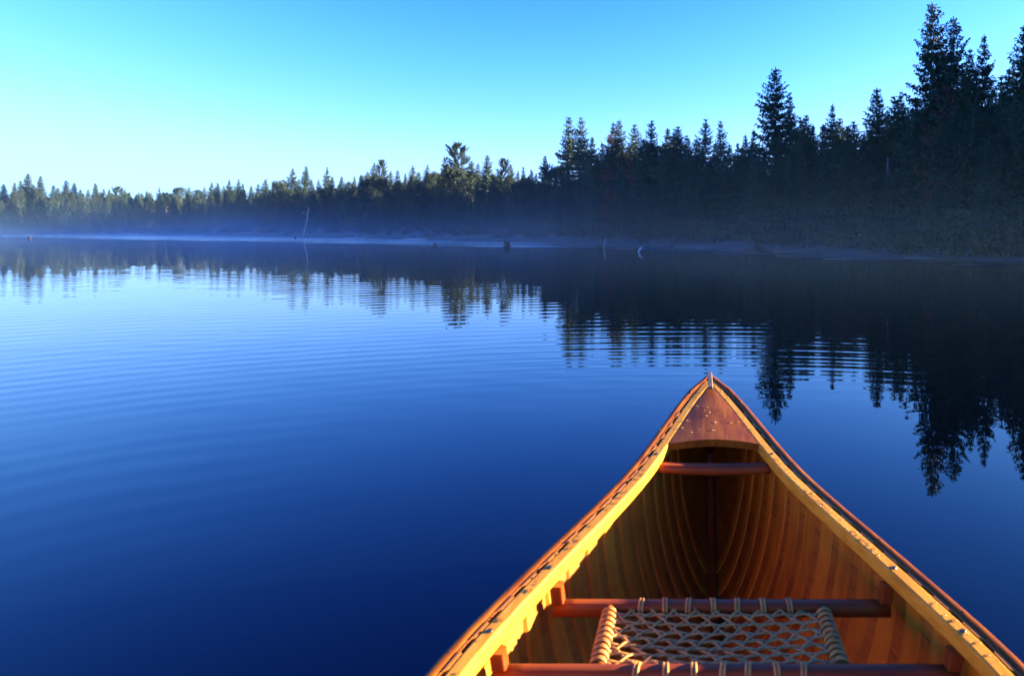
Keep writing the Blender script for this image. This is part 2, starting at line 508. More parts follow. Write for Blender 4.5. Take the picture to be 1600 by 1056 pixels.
# ------------------------------------------------------------------ ground
def make_ground():
    xs = np.concatenate([[-1500, -900, -600, -400], np.arange(-260, -60, 6), np.arange(-60, 40, 1.0), np.arange(40, 130, 6), [160, 220, 300, 450, 900, 1500]])
    t = np.concatenate([np.arange(-3, 14, 0.7), np.arange(14, 60, 4), [75, 100, 150, 250, 500, 1000]])
    X, T = np.meshgrid(xs, t)
    Y = shore_y(X) + T
    Z = ground_z(X, Y)
    Z = Z + np.where(Z > 0.05, 0.08 * np.sin(X * 1.7 + Y) * np.sin(Y * 1.1), 0)
    V = np.stack([X.ravel(), Y.ravel(), Z.ravel()], 1)
    nx, ny = len(xs), len(t)
    I = np.arange(nx * ny).reshape(ny, nx)
    Fq = np.stack([I[:-1, :-1], I[:-1, 1:], I[1:, 1:], I[1:, :-1]], -1).reshape(-1, 4)
    o = bpy.data.objects.new('ground', np_mesh('ground', V, Fq, M['soil'], True))
    tag(link(o), 'dark wooded lake shore', kind='structure')
make_ground()

# ------------------------------------------------------------------ canoe
canoe = empty('canoe', (0.05, TIPY - LC / 2, 0))
tag(canoe, 'varnished wooden canoe with cedar ribs and woven bow seat floating on the lake', 'canoe')
TH = 41
tt = [math.sin((i / (TH - 1) * 2 - 1) * math.pi / 2) * 0.15 + (i / (TH - 1) * 2 - 1) * 0.85 for i in range(TH)]
st = [0.002, .01, .02, .04, .07, .11, .16] + [0.22 + 0.08 * i for i in range(60) if 0.22 + 0.08 * i < LC - .2]
st += [LC - q for q in (.16, .11, .07, .04, .02, .01, .002)]
mb = MB()                                            # outer skin
vs_ = [hull_pt(s, t) for s in st for t in tt]
mb.add(vs_, [(i * TH + j, i * TH + j + 1, (i + 1) * TH + j + 1, (i + 1) * TH + j) for i in range(len(st) - 1) for j in range(TH - 1)])
mb.build('hull_skin', M['canvas'], canoe, True)
# planking: long thin strips
edges = np.linspace(-1, 1, 19)
pst = [0.06, .1, .15, .2] + [0.26 + 0.08 * i for i in range(60) if 0.26 + 0.08 * i < LC - .24] + [LC - q for q in (.2, .15, .1, .06)]
for k in range(18):
    mb = MB()
    t0, t1 = edges[k] + 0.002, edges[k + 1] - 0.002
    t0, t1 = t0 - 0.0013, t1 + 0.0013
    ts = [t0, (2 * t0 + t1) / 3, (t0 + 2 * t1) / 3, t1]
    vs_ = []
    for s in pst:
        vs_ += [hull_pt(s, t, 0.005, -0.0025) for t in ts] + [hull_pt(s, t, 0.0015, -0.0025) for t in reversed(ts)]
    fs = [(i * 8 + j, i * 8 + (j + 1) % 8, (i + 1) * 8 + (j + 1) % 8, (i + 1) * 8 + j) for i in range(len(pst) - 1) for j in range(8)]
    mb.add(vs_, fs)
    mb.build('plank', M['plank'], canoe)
# ribs
RIB, RW = 0.077, 0.047
s = 0.30
ribn = 0
while s < LC - 0.3:
    mb = MB()
    N = 25
    w2 = RW / 2 * (0.62 if s < 0.6 else 1.0)
    path = []
    for i in range(N):
        t = -1 + 2 * i / (N - 1)
        a = [hull_pt(s - w2, t, 0.0052, -0.003), hull_pt(s - w2 + 0.004, t, 0.0104, -0.003), hull_pt(s + w2 - 0.004, t, 0.0104, -0.003), hull_pt(s + w2, t, 0.0052, -0.003)]
        path.append(a)
    vs_ = [p for a in path for p in a]
    fs = [(i * 4 + j, (i + 1) * 4 + j, (i + 1) * 4 + (j + 1) % 4, i * 4 + (j + 1) % 4) for i in range(N - 1) for j in range(4)]
    fs += [(0, 1, 2, 3), tuple((N - 1) * 4 + j for j in (3, 2, 1, 0))]
    mb.add(vs_, fs)
    mb.build('rib', M['rib'], canoe)
    s += RIB
# gunwales
def rail_path(side, off, s0, s1, dz=0.0, n=70, nose=False):
    out = []
    for i in range(n):
        s = s0 + (s1 - s0) * (i / (n - 1))
        e = 0.01
        if nose:                                      # closer stations at both rounded ends
            u_ = i / (n - 1)
            k_ = 8
            if i < k_: s = s0 + 0.055 * (i / k_) ** 2
            elif i >= n - k_: s = s1 - 0.055 * ((n - 1 - i) / k_) ** 2
            else: s = s0 + 0.055 + (s1 - s0 - 0.11) * (i - k_) / (n - 1 - 2 * k_)
            e = 0.0015
        def P(q):
            x_ = max(half_w(max(q, 0.0) if q < LC / 2 else min(q, LC)) - off, 0.004)
            if nose:
                g_ = min(1.0, max(0.0, min(q - s0, s1 - q) / 0.055))
                x_ *= 0.10 + 0.90 * math.sqrt(max(0.0, 1 - (1 - g_) ** 2))
            return Vector((side * x_, LC / 2 - q, sheer(min(max(q, 0.0), LC)) + dz))
        q0, q1 = (max(s - e, s0), min(s + e, s1)) if nose else (max(s - e, 0.0005), min(s + e, LC - 0.0005))
        t = (P(q1) - P(q0)).normalized()
        u = Vector((0, 0, 1)).cross(t).normalized() * (1 if side > 0 else 1)
        out.append((P(s), u, Vector((0, 0, 1))))
    return out
for side in (-1, 1):
    mb = MB()
    mb.sweep(rail_path(side, 0.0116 + 0.0132, 0.035, LC - 0.035, -0.012), rounded(0.026, 0.030, 0.004))
    mb.build('inwale', M['ash'], canoe, False)
    mb = MB()
    mb.sweep(rail_path(side, -0.0088, -0.018, LC + 0.018, -0.0095 + (0.0008 if side > 0 else 0), 90, True), rounded(0.019, 0.027, 0.006, 3))
    mb.build('outwale', M['mahogany'], canoe, True)
# decks with a hollow rear edge
def deck(end):
    mb = MB()
    n, k = 16, 12
    s_tip, s_mid, s_cor = 0.075, 0.487, 0.507
    def P(i, j, dz):
        v = j / k * 2 - 1
        se = s_mid + (s_cor - s_mid) * abs(v) ** 1.6
        s = s_tip + (se - s_tip) * i / n
        w = max(half_w(s) - 0.0116 - 0.0266, 0.004)
        y = LC / 2 - s
        return Vector((v * w, y if end > 0 else -y, sheer(s) + 0.003 + 0.004 * (1 - v * v) * min(1, w / 0.08) + dz))
    top = [P(i, j, 0) for i in range(n + 1) for j in range(k + 1)]
    bot = [P(i, j, -0.020) for i in range(n + 1) for j in range(k + 1)]
    q = (n + 1) * (k + 1)
    fs = []
    for i in range(n):
        for j in range(k):
            a = i * (k + 1) + j
            fs.append((a, a + 1, a + k + 2, a + k + 1)); fs.append((q + a, q + a + k + 1, q + a + k + 2, q + a + 1))
    for j in range(k):
        a = n * (k + 1) + j
        fs.append((a, a + 1, q + a + 1, q + a)); fs.append((j + 1, j, q + j, q + j + 1))
    for i in range(n):
        a = i * (k + 1)
        fs.append((a, a + k + 1, q + a + k + 1, q + a)); b = a + k
        fs.append((b + k + 1, b, q + b, q + b + k + 1))
    mb.add(top + bot, fs)
    mb.build('deck', M['mahogany'], canoe, False)
deck(1); deck(-1)
# stem band folded over the tip
for end in (1, -1):
    mb = MB()
    prof = [(-0.008, -0.002), (-0.006, 0.007), (0.006, 0.007), (0.008, -0.002)]
    path = []
    for s, dz in ((0.125, 0.0135), (0.09, 0.0145), (0.045, 0.015), (0.0, 0.014), (-0.018, 0.008), (-0.026, -0.004), (-0.027, -0.06), (-0.022, -0.16)):
        q = max(s, 0)
        path.append((s, sheer(q) + dz))
    P = []
    for i, (s, z) in enumerate(path):
        a, b = path[max(i - 1, 0)], path[min(i + 1, len(path) - 1)]
        t = Vector((0, -(b[0] - a[0]), b[1] - a[1])).normalized()
        nrm = Vector((0, -t.z, t.y)) * -1
        nrm = Vector((0, t.z * -1, t.y)) if t.y > 0.3 else Vector((0, -t.z, t.y))
        P.append((Vector((0, (LC / 2 - s) , z)), Vector((1, 0, 0)), nrm))
    mb.sweep(P, prof)
    if end < 0:
        mb.v = [(-x, -y, z) for x, y, z in mb.v]
    mb.build('stem_band', M['brass'], canoe, False)
# inner stem post
mb = MB()
pp = []
for i in range(12):
    s = 0.05 + 0.55 * (i / 11) ** 1.5
    pp.append((Vector((0, LC / 2 - s - 0.02, max(keel(s), -0.08) + 0.02)), Vector((1, 0, 0)), Vector((0, -0.5, 0.8))))
mb.sweep(pp, rounded(0.022, 0.03, 0.004))
mb.build('stem_post', M['mahogany_up'], canoe)

def bar(name, y, z, x0, x1, wy, wz, mat, sag=0.0, r=0.008, taper=0.0):
    mb = MB()
    n = 17
    path = []
    for i in range(n):
        u = i / (n - 1) * 2 - 1
        k = 1 - taper * (1 - abs(u) ** 2)
        path.append((Vector((x0 + (x1 - x0) * (u + 1) / 2, y, z + sag * (1 - u * u))), Vector((0, -1, 0)) * k, Vector((0, 0, 1)) * k))
    mb.sweep(path, rounded(wy, wz, r, 3))
    return mb.build(name, mat, canoe, True)
# grab thwart behind the bow deck
sg = (2.198 - 1.680) * S
wg = half_w(sg) - 0.03
bar('grab_thwart', LC / 2 - sg, sheer(sg) - 0.034, -wg, wg, 0.040, 0.026, M['mahogany_cross'], -0.004, 0.011)
# bow seat
ZR = H - 0.661 * S                                   # rail centre height
YF = TIPY - LC / 2                                   # world y = local y + YF
def loc_y(worldY):
    return worldY - YF
yf, yr = loc_y(1.190 * S), loc_y(1.012 * S)
for yy in (yf, yr):
    s = LC / 2 - yy
    wi = half_w(s) - 0.030
    rail = bar('seat_rail', yy, ZR, -wi + 0.004, wi - 0.004, 0.027, 0.027, M['mahogany_cross'], 0.0, 0.008)
    for side in (-1, 1):
        mb = MB()
        x = side * (wi - 0.012)
        zt = sheer(s) - 0.0275
        mb.sweep([(Vector((x, yy, ZR + 0.0137)), Vector((1, 0, 0)), Vector((0, 1, 0))), (Vector((x + side * 0.004, yy, zt)), Vector((1, 0, 0)), Vector((0, 1, 0)))], rounded(0.024, 0.026, 0.004))
        mb.build('seat_hanger', M['mahogany_up'], canoe)
        mb = MB()                                    # bolt head on the inwale
        c = Vector((side * (half_w(s) - 0.0248), yy, sheer(s) + 0.0032))
        ring = [c + Vector((0.0062 * math.cos(a), 0.0062 * math.sin(a), -0.001)) for a in np.linspace(0, 2 * math.pi, 13)[:-1]]
        top = [c + Vector((0.0045 * math.cos(a), 0.0045 * math.sin(a), 0.0016)) for a in np.linspace(0, 2 * math.pi, 13)[:-1]]
        mb.add(ring + top, [(i, (i + 1) % 12, 12 + (i + 1) % 12, 12 + i) for i in range(12)] + [tuple(range(12, 24))])
        mb.build('bolt', M['bolt'], canoe, False)
for side in (-1, 1):
    mb = MB()
    c = Vector((side * (half_w(sg) - 0.0248), LC / 2 - sg, sheer(sg) + 0.0032))
    ring = [c + Vector((0.0065 * math.cos(a), 0.0065 * math.sin(a), -0.001)) for a in np.linspace(0, 2 * math.pi, 13)[:-1]]
    top = [c + Vector((0.0045 * math.cos(a), 0.0045 * math.sin(a), 0.0016)) for a in np.linspace(0, 2 * math.pi, 13)[:-1]]
    mb.add(ring + top, [(i, (i + 1) % 12, 12 + (i + 1) % 12, 12 + i) for i in range(12)] + [tuple(range(12, 24))])
    mb.build('bolt', M['bolt'], canoe)
def px_x(px, Y):
    return (px - CX) / F * Y - 0.05
xl, xr = px_x(944, 1.10 * S), px_x(1300, 1.10 * S)
rng = random.Random(5)
for sx, x in ((-1, xl), (1, xr)):
    mb = MB()
    mb.tube([(x, yf + 0.004, ZR), (x, yr - 0.004, ZR)], 0.0125, 12)
    dow = mb.build('seat_dowel', M['mahogany'], canoe, True)
    nr = 10
    for i in range(nr):
        yy = yf - 0.016 + (yr + 0.016 - (yf - 0.016)) * (i + 0.5) / nr
        mb = MB()
        tl = rng.uniform(-0.12, 0.12)
        for dd in (-0.0024, 0.0022):
            mb.ring((x, yy + dd, ZR), (1, tl, 0), (0, 0, 1), 0.0138, 0.0138, 0.0021)
        mb.build('lacing_coil', M['rawhide'], dow, True)
loopx = [(x, x + 2) for x in (1003, 1040, 1076, 1114, 1152, 1191, 1231)]
for yy, wy, lst in ((yf, 1.19 * S, (1003, 1039, 1076, 1114, 1152, 1191, 1232)), (yr, 1.012 * S, (995, 1040, 1084, 1130, 1169, 1213, 1256))):
    for px in lst:
        mb = MB()
        x = px_x(px, wy)
        tl = rng.uniform(-0.1, 0.15)
        for dd in (-0.003, 0.003):
            mb.ring((x + dd, yy, ZR), (tl, 1, 0), (0, 0, 1), 0.0160, 0.0160, 0.0026, 16)
        mb.build('lacing_loop', M['rawhide'], canoe, True)
# rawhide webbing, woven in three directions
mb = MB()
x0, x1, y0, y1 = xl + 0.013, xr - 0.013, yr + 0.016, yf - 0.016
NR, NC = 7, 10
zc = ZR + 0.004
ph = 0
def strand(a, b, amp, phase, nn=22, r=0.0026, w=0.0):
    pts = []
    for i in range(nn + 1):
        u = i / nn
        x = a[0] + (b[0] - a[0]) * u
        y = a[1] + (b[1] - a[1]) * u + w * math.sin(u * math.pi * 2 * NC / 2 + phase)
        z = zc - 0.010 * math.sin(math.pi * (x - x0) / (x1 - x0)) * math.sin(math.pi * min(1, max(0, (y - y0) / (y1 - y0)))) + amp * math.sin(u * math.pi * nn / 2 + phase)
        pts.append((x, y, z))
    mb.tube(pts, r, 6, 0.6)
p_ = (y1 - y0) / NR
for i in range(NR):
    y = y0 + p_ * (i + 0.5)
    strand((x0 - 0.006, y + rng.uniform(-.0015, .0015)), (x1 + 0.006, y + rng.uniform(-.0015, .0015)), 0.0018, i * math.pi, 40, 0.0031)
d_ = (x1 - x0) / 9.5
c_ = d_ / (2 * p_)
for dr in (-1, 1):
    for k in range(-14, 28):
        a_ = x0 + d_ * (k + 0.25 + rng.uniform(-.04, .04))
        ya, yb = y0 - 0.006, y1 + 0.006
        lo, hi = sorted(((x0 - 0.004 - a_) / (dr * c_) + y0, (x1 + 0.004 - a_) / (dr * c_) + y0))
        ya, yb = max(ya, lo), min(yb, hi)
        if yb - ya < 0.012: continue
        nn = max(4, int((yb - ya) / p_ * 3))
        strand((a_ + dr * c_ * (ya - y0), ya), (a_ + dr * c_ * (yb - y0), yb), 0.0018, dr * math.pi / 2, nn, 0.0030)
mb.build('seat_webbing', M['rawhide'], canoe, True)

# dew on deck and gunwales
def make_dew():
    rg = random.Random(11)
    vs_, fs_ = [], []
    def drop(c, r):
        k, mrows = 10, 4
        n0 = len(vs_)
        for i in range(mrows):
            a = math.pi / 2 * i / mrows
            for j in range(k):
                b = 2 * math.pi * j / k
                vs_.append((c[0] + r * math.cos(a) * math.cos(b), c[1] + r * math.cos(a) * math.sin(b), c[2] + 0.62 * r * math.sin(a)))
        vs_.append((c[0], c[1], c[2] + 0.62 * r))
        for i in range(mrows - 1):
            for j in range(k):
                fs_.append((n0 + i * k + j, n0 + i * k + (j + 1) % k, n0 + (i + 1) * k + (j + 1) % k, n0 + (i + 1) * k + j))
        for j in range(k):
            fs_.append((n0 + (mrows - 1) * k + j, n0 + (mrows - 1) * k + (j + 1) % k, n0 + mrows * k))
        fs_.append(tuple(n0 + j for j in range(k - 1, -1, -1)))
    ox, oy = canoe.location.x, canoe.location.y
    def put(lx, s, z, r):
        drop((lx + ox, LC / 2 - s + oy, z), r)
    for i in range(24):                               # deck, thicker towards its rear edge
        s = 0.44 - 0.30 * rg.random() ** 1.8
        v = rg.uniform(-0.9, 0.9)
        w = half_w(s) - 0.039
        r = rg.choice([0.0016, 0.0022, 0.003, 0.0036, 0.0042])
        put(v * w, s, sheer(s) + 0.0031 + 0.004 * (1 - v * v) * min(1, w / 0.08), r)
    for side in (-1, 1):
        c = [rg.uniform(0.12, 1.6) for _ in range(22)]
        for i in range(190 if side > 0 else 130):
            s = rg.gauss(rg.choice(c), 0.03) if rg.random() < 0.75 else rg.uniform(0.1, 1.7)
            if s < 0.1 or s > 1.75: continue
            if rg.random() < 0.86:
                lx = half_w(s) - 0.0248 + rg.uniform(-0.0085, 0.0085); z = sheer(s) + 0.0029
            else:
                lx = half_w(s) + 0.0088 + rg.uniform(-0.0022, 0.0022); z = sheer(s) + 0.0034
            put(side * lx, s, z, rg.choice([0.001, 0.0013, 0.0017, 0.0022, 0.003, 0.0038]))
    me = bpy.data.meshes.new('dew_drops')
    me.from_pydata(vs_, [], fs_)
    me.materials.append(M['dew'])
    me.polygons.foreach_set('use_smooth', [True] * len(me.polygons))
    tag(link(bpy.data.objects.new('dew_drops', me)), 'scattered dew drops on the canoe deck and gunwales', 'dew', kind='stuff')
make_dew()

# ------------------------------------------------------------------ trees
def twigs(base, dirv, side, length, width, droop):
    """rhombus-shaped sprays: arrays (n,3), (n,3), (n,3), (n,), (n,)"""
    L = length[:, None]; W = width[:, None]
    mid = base + dirv * L * 0.45
    tip = base + dirv * L
    tip[:, 2] -= droop * length
    V = np.stack([base, mid + side * W, tip, mid - side * W], 1).reshape(-1, 3)
    Fq = np.arange(len(V), dtype=np.int32).reshape(-1, 4)
    return V, Fq

def norm(a):
    return a / np.maximum(np.linalg.norm(a, axis=1, keepdims=True), 1e-6)

def conifer(seed, Ht=10.0, R=1.7, whorls=44, per=6.5, start=0.05, power=0.85, droop=0.35, rag=0.3, tw=1.0, club=0.0, gaps=0.1, nodes=9, thick=1.0, hang=2, bare=0.0, knee=0.45):
    g = np.random.default_rng(seed)
    B, D, Sd, Ln, Wd = [], [], [], [], []
    bias = g.uniform(0, 2 * np.pi)
    def add(b, d, ln, wd):
        B.append(b); D.append(d); Ln.append(ln); Wd.append(wd); Sd.append(g.normal(0, 1, 3))
    dens = 1.0
    for i in range(whorls):
        f = start + (0.97 - start) * (i / (whorls - 1)) ** 0.9
        z0 = f * Ht + g.uniform(-0.06, 0.06)
        rad = R * min(1.0, (1 - f) / knee) ** power * min(1.0, 0.72 + (f - start) * 2.5)
        if club:
            rad *= 0.92 + 0.22 * math.sin(f * 11 + seed)
        rad *= g.uniform(1 - rag, 1 + rag * 0.5)
        nb = max(3, int(round(per * g.uniform(0.75, 1.2) * (1 if f < 0.8 else 0.75))))
        a0 = g.uniform(0, 2 * np.pi)
        for j in range(nb):
            if g.random() < gaps: continue
            az = a0 + 2 * np.pi * j / nb + g.uniform(-0.35, 0.35)
            ln = rad * g.uniform(1 - rag, 1 + rag * 0.45) * (1 + 0.14 * math.cos(az - bias + 2 * f)) + 0.04
            out = np.array([math.cos(az), math.sin(az), 0.0]); lat = np.array([-out[1], out[0], 0.0])
            rise = 0.65 * max(0.0, (f - 0.7) / 0.3) - droop * (1 - f) * 0.9
            nn = max(2, int(round(nodes * min(1.0, ln / R * 1.25 + 0.15))))
            sz = min(1.0, 0.35 + 0.9 * ln / R)
            for k in range(nn):
                u = 0.08 + 0.92 * (k + g.random() * 0.8) / nn
                if u < bare: continue
                c = out * ln * u + np.array([0, 0, z0 + ln * (rise * u - droop * 0.5 * u * (1 - u) + 0.22 * u ** 3)])
                for sgn in (-1, 1):
                    add(c + g.normal(0, 0.03, 3), out * g.uniform(0.5, 1.0) + lat * sgn * g.uniform(0.3, 1.0) + np.array([0, 0, g.uniform(-0.3, 0.2)]),
                        0.30 * sz * g.uniform(0.6, 1.25) * tw * (1.15 - 0.45 * u), 0.042 * g.uniform(0.7, 1.4) * thick * (0.6 + 0.4 * sz))
                for q in range(hang):
                    add(c + g.normal(0, 0.04, 3), out * g.uniform(-0.2, 0.7) + lat * g.normal(0, 0.5) + np.array([0, 0, -g.uniform(0.35, 1.0)]),
                        0.24 * sz * g.uniform(0.5, 1.2) * tw, 0.040 * g.uniform(0.7, 1.4) * thick * (0.6 + 0.4 * sz))
            add(out * ln * 0.9 + np.array([0, 0, z0 + ln * (rise * 0.9 + 0.13)]), out + np.array([0, 0, 0.35]), 0.26 * sz * tw, 0.045 * thick)
    for k in range(26):                              # slim leader
        a = g.uniform(0, 2 * np.pi); q = k / 26
        add(np.array([0, 0, Ht * (0.93 + 0.06 * q)]), np.array([math.cos(a), math.sin(a), 1.1 + 2.0 * q]), 0.15 * (1.15 - q) + 0.04, 0.025)
    add(np.array([0, 0, Ht * 0.97]), np.array([0.02, 0.0, 1.0]), Ht * 0.03, 0.03)
    B, D, Sd, Ln, Wd = map(np.array, (B, D, Sd, Ln, Wd))
    D = norm(D)
    Sd = norm(np.cross(D, norm(Sd)))
    return twigs(B, D, Sd, Ln, Wd, 0.12)

def white_pine(seed, Ht=12.0, R=2.6, crown=0.42):
    g = np.random.default_rng(seed)
    B, D, Sd, Ln, Wd = [], [], [], [], []
    n = 17
    for i in range(n):
        f = (1 - crown) + crown * 0.97 * (i / (n - 1))
        q = (f - 1 + crown) / crown
        rad = R * (0.45 + 0.55 * (1 - q) ** 0.6) * (0.35 if q > 0.93 else (0.62 if q > 0.8 else 1))
        for j in range(4):
            az = g.uniform(0, 2 * np.pi)
            ln = rad * g.uniform(0.55, 1.1)
            out = np.array([math.cos(az), math.sin(az), 0.0]); lat = np.array([-out[1], out[0], 0.0])
            up = g.uniform(0.1, 0.35) + 0.4 * q
            for k in range(16):
                u = 0.25 + 0.75 * (k + g.random()) / 16
                c = out * ln * u + np.array([0, 0, f * Ht + ln * (up * u ** 2.0)]) + lat * g.normal(0, 0.16) * u
                for _ in range(6):
                    d = out * 0.5 + lat * g.normal(0, 0.7) + np.array([0, 0, g.uniform(-0.1, 0.9)])
                    B.append(c + g.normal(0, 0.07, 3)); D.append(d); Ln.append(g.uniform(0.18, 0.36)); Wd.append(g.uniform(0.035, 0.06)); Sd.append(g.normal(0, 1, 3))
    # lower, darker skirt
    for i in range(26):
        f = 0.12 + (0.88 - crown) * i / 26
        az = g.uniform(0, 2 * np.pi); ln = R * g.uniform(0.35, 0.85)
        out = np.array([math.cos(az), math.sin(az), 0.0]); lat = np.array([-out[1], out[0], 0.0])
        for k in range(12):
            u = 0.3 + 0.7 * (k + g.random()) / 12
            c = out * ln * u + np.array([0, 0, f * Ht + ln * 0.12 * u * u])
            for _ in range(5):
                d = out * 0.6 + lat * g.normal(0, 0.7) + np.array([0, 0, g.uniform(-0.2, 0.6)])
                B.append(c + g.normal(0, 0.08, 3)); D.append(d); Ln.append(g.uniform(0.2, 0.38)); Wd.append(g.uniform(0.04, 0.07)); Sd.append(g.normal(0, 1, 3))
    B, D, Sd, Ln, Wd = map(np.array, (B, D, Sd, Ln, Wd))
    D = norm(D); Sd = norm(np.cross(D, norm(Sd)))
    return twigs(B, D, Sd, Ln, Wd, 0.0)

def broadleaf(seed, Ht=9.0, R=1.9, n=4600):
    g = np.random.default_rng(seed)
    cl = [(0, 0, Ht * 0.80, R * 0.55)]
    for i in range(15):
        a = g.uniform(0, 2 * np.pi); z = Ht * g.uniform(0.30, 0.90)
        rr = R * g.uniform(0.25, 0.75) * (1.1 - abs(z / Ht - 0.55))
        cl.append((rr * math.cos(a), rr * math.sin(a), z, R * g.uniform(0.22, 0.45)))
    cl = np.array(cl)
    w = cl[:, 3] ** 2
    idx = g.choice(len(cl), n, p=w / w.sum())
    d = norm(g.normal(0, 1, (n, 3)))
    rad = cl[idx, 3] * g.uniform(0.55, 1.08, n)
    B = cl[idx, :3] + d * rad[:, None] * np.array([1, 1, 0.85])
    B[:, 2] = np.minimum(B[:, 2], Ht)
    D = norm(d * 0.6 + g.normal(0, 0.8, (n, 3)))
    Sd = norm(np.cross(D, norm(g.normal(0, 1, (n, 3)))))
    return twigs(B, D, Sd, g.uniform(0.12, 0.26, n), g.uniform(0.05, 0.10, n), 0.1)

def trunk_mesh(name, Ht, r0, mat, limbs=0, seed=0, R=1.0):
    g = random.Random(seed)
    mb = MB()
    n = 7
    pts = [(0.04 * math.sin(i * 1.3 + seed), 0.04 * math.cos(i * 1.7 + seed), -0.5 + (Ht * 0.985 + 0.5) * i / (n - 1)) for i in range(n)]
    mb.tube(pts, [r0 * (1.15 - 1.08 * i / (n - 1)) for i in range(n)], 8)
    for i in range(limbs):
        a = g.uniform(0, 2 * math.pi); f = g.uniform(0.1, 0.92)
        ln = R * (1 - f) ** 0.7 * g.uniform(0.4, 1.0)
        b = Vector((0, 0, f * Ht)); o = Vector((math.cos(a), math.sin(a), 0))
        mb.tube([b, b + o * ln * 0.5 + Vector((0, 0, -0.04 * ln)), b + o * ln + Vector((0, 0, -0.06 * ln))], [0.03, 0.02, 0.008], 4)
    return mb.mesh(name, mat, True)

PROTO = {}
def proto(key, name, cat, Ht, R, VF, mat, r0, limbs):
    c = np_mesh('crown', VF[0], VF[1], mat)
    t = trunk_mesh('trunk', Ht, r0, M['bark'], limbs, len(PROTO) + 1, R)
    PROTO.setdefault(key, []).append((name, cat, Ht, c, t, VF))
for q in range(3):
    proto('spruce', 'spruce_tree', 'spruce tree', 10, 1.75, conifer(10 + q, R=1.55, knee=0.50, whorls=44, per=6.8, droop=0.38, rag=0.34, power=0.85, gaps=0.08, thick=0.8, tw=0.92, nodes=13, hang=3), M['spruce'], 0.10, 16)
    proto('spire', 'spruce_tree', 'spruce tree', 10, 1.15, conifer(30 + q, R=1.10, knee=0.42, whorls=50, per=6.2, droop=0.45, rag=0.36, power=0.85, club=0.10, gaps=0.08, nodes=10, thick=0.82, tw=0.92, hang=3), M['spruce'], 0.085, 14)
    proto('fir', 'fir_tree', 'fir tree', 10, 1.45, conifer(50 + q, R=1.45, knee=0.62, whorls=52, per=7.0, droop=0.18, rag=0.24, power=0.92, gaps=0.05, nodes=11, thick=0.85, hang=3), M['fir'], 0.12, 10)
for q in range(2):
    proto('column', 'cedar_tree', 'cedar tree', 10, 1.55, conifer(70 + q, R=1.3, whorls=54, per=7.4, start=0.02, knee=0.5, droop=0.2, rag=0.18, power=0.85, gaps=0.03, nodes=7, thick=1.25), M['column'], 0.14, 6)
    proto('pine', 'pine_tree', 'pine tree', 12, 2.6, white_pine(80 + q), M['pine'], 0.17, 30)
    proto('leaf', 'broadleaf_tree', 'broadleaf tree', 9, 1.9, broadleaf(90 + q), M['leaf'], 0.12, 14)
    proto('dead', 'dead_spruce', 'dead tree', 10, 1.2, conifer(95 + q, R=1.25, whorls=34, per=5, droop=0.85, rag=0.4, power=0.6, gaps=0.2, nodes=6, thick=0.6, tw=1.0, hang=3), M['dead'], 0.11, 40)

tree_x = [0, 177, 182, 300, 450, 600, 717, 800, 890, 1000, 1100, 1212, 1300, 1374, 1455, 1540, 1600, 1800]
tree_d = [152, 152, 172, 160, 138, 120, 104, 86, 63, 54, 48, 41, 39, 37, 33, 30, 28, 25]
rt = random.Random(3)
def place_tree(key, px, ytop, Y=None, label=None, group=None, wide=1.0, variant=None, lean=0.0, cat=None):
    if Y is None:
        Y = float(np.interp(px, tree_x, tree_d))
    X = (px - CX) / F * Y
    zb = float(ground_z(X, Y))
    top = H + (HY - ytop) / F * Y
    hgt = max(1.2, top - zb)
    lst = PROTO[key]
    name, ct, Ht, cm, tm, _ = lst[rt.randrange(len(lst)) if variant is None else variant % len(lst)]
    sc = hgt / Ht
    root = empty(name, (X, Y, zb), rt.uniform(0, 6.28))
    w = sc * wide * rt.uniform(0.92, 1.1)
    root.scale = (w, w, sc)
    root.rotation_euler.x = rt.gauss(0, 0.012) + lean
    root.rotation_euler.y = rt.gauss(0, 0.012)
    tag(root, label, cat or ct, group)
    link(bpy.data.objects.new('trunk', tm), root)
    link(bpy.data.objects.new('crown', cm), root)
    return root

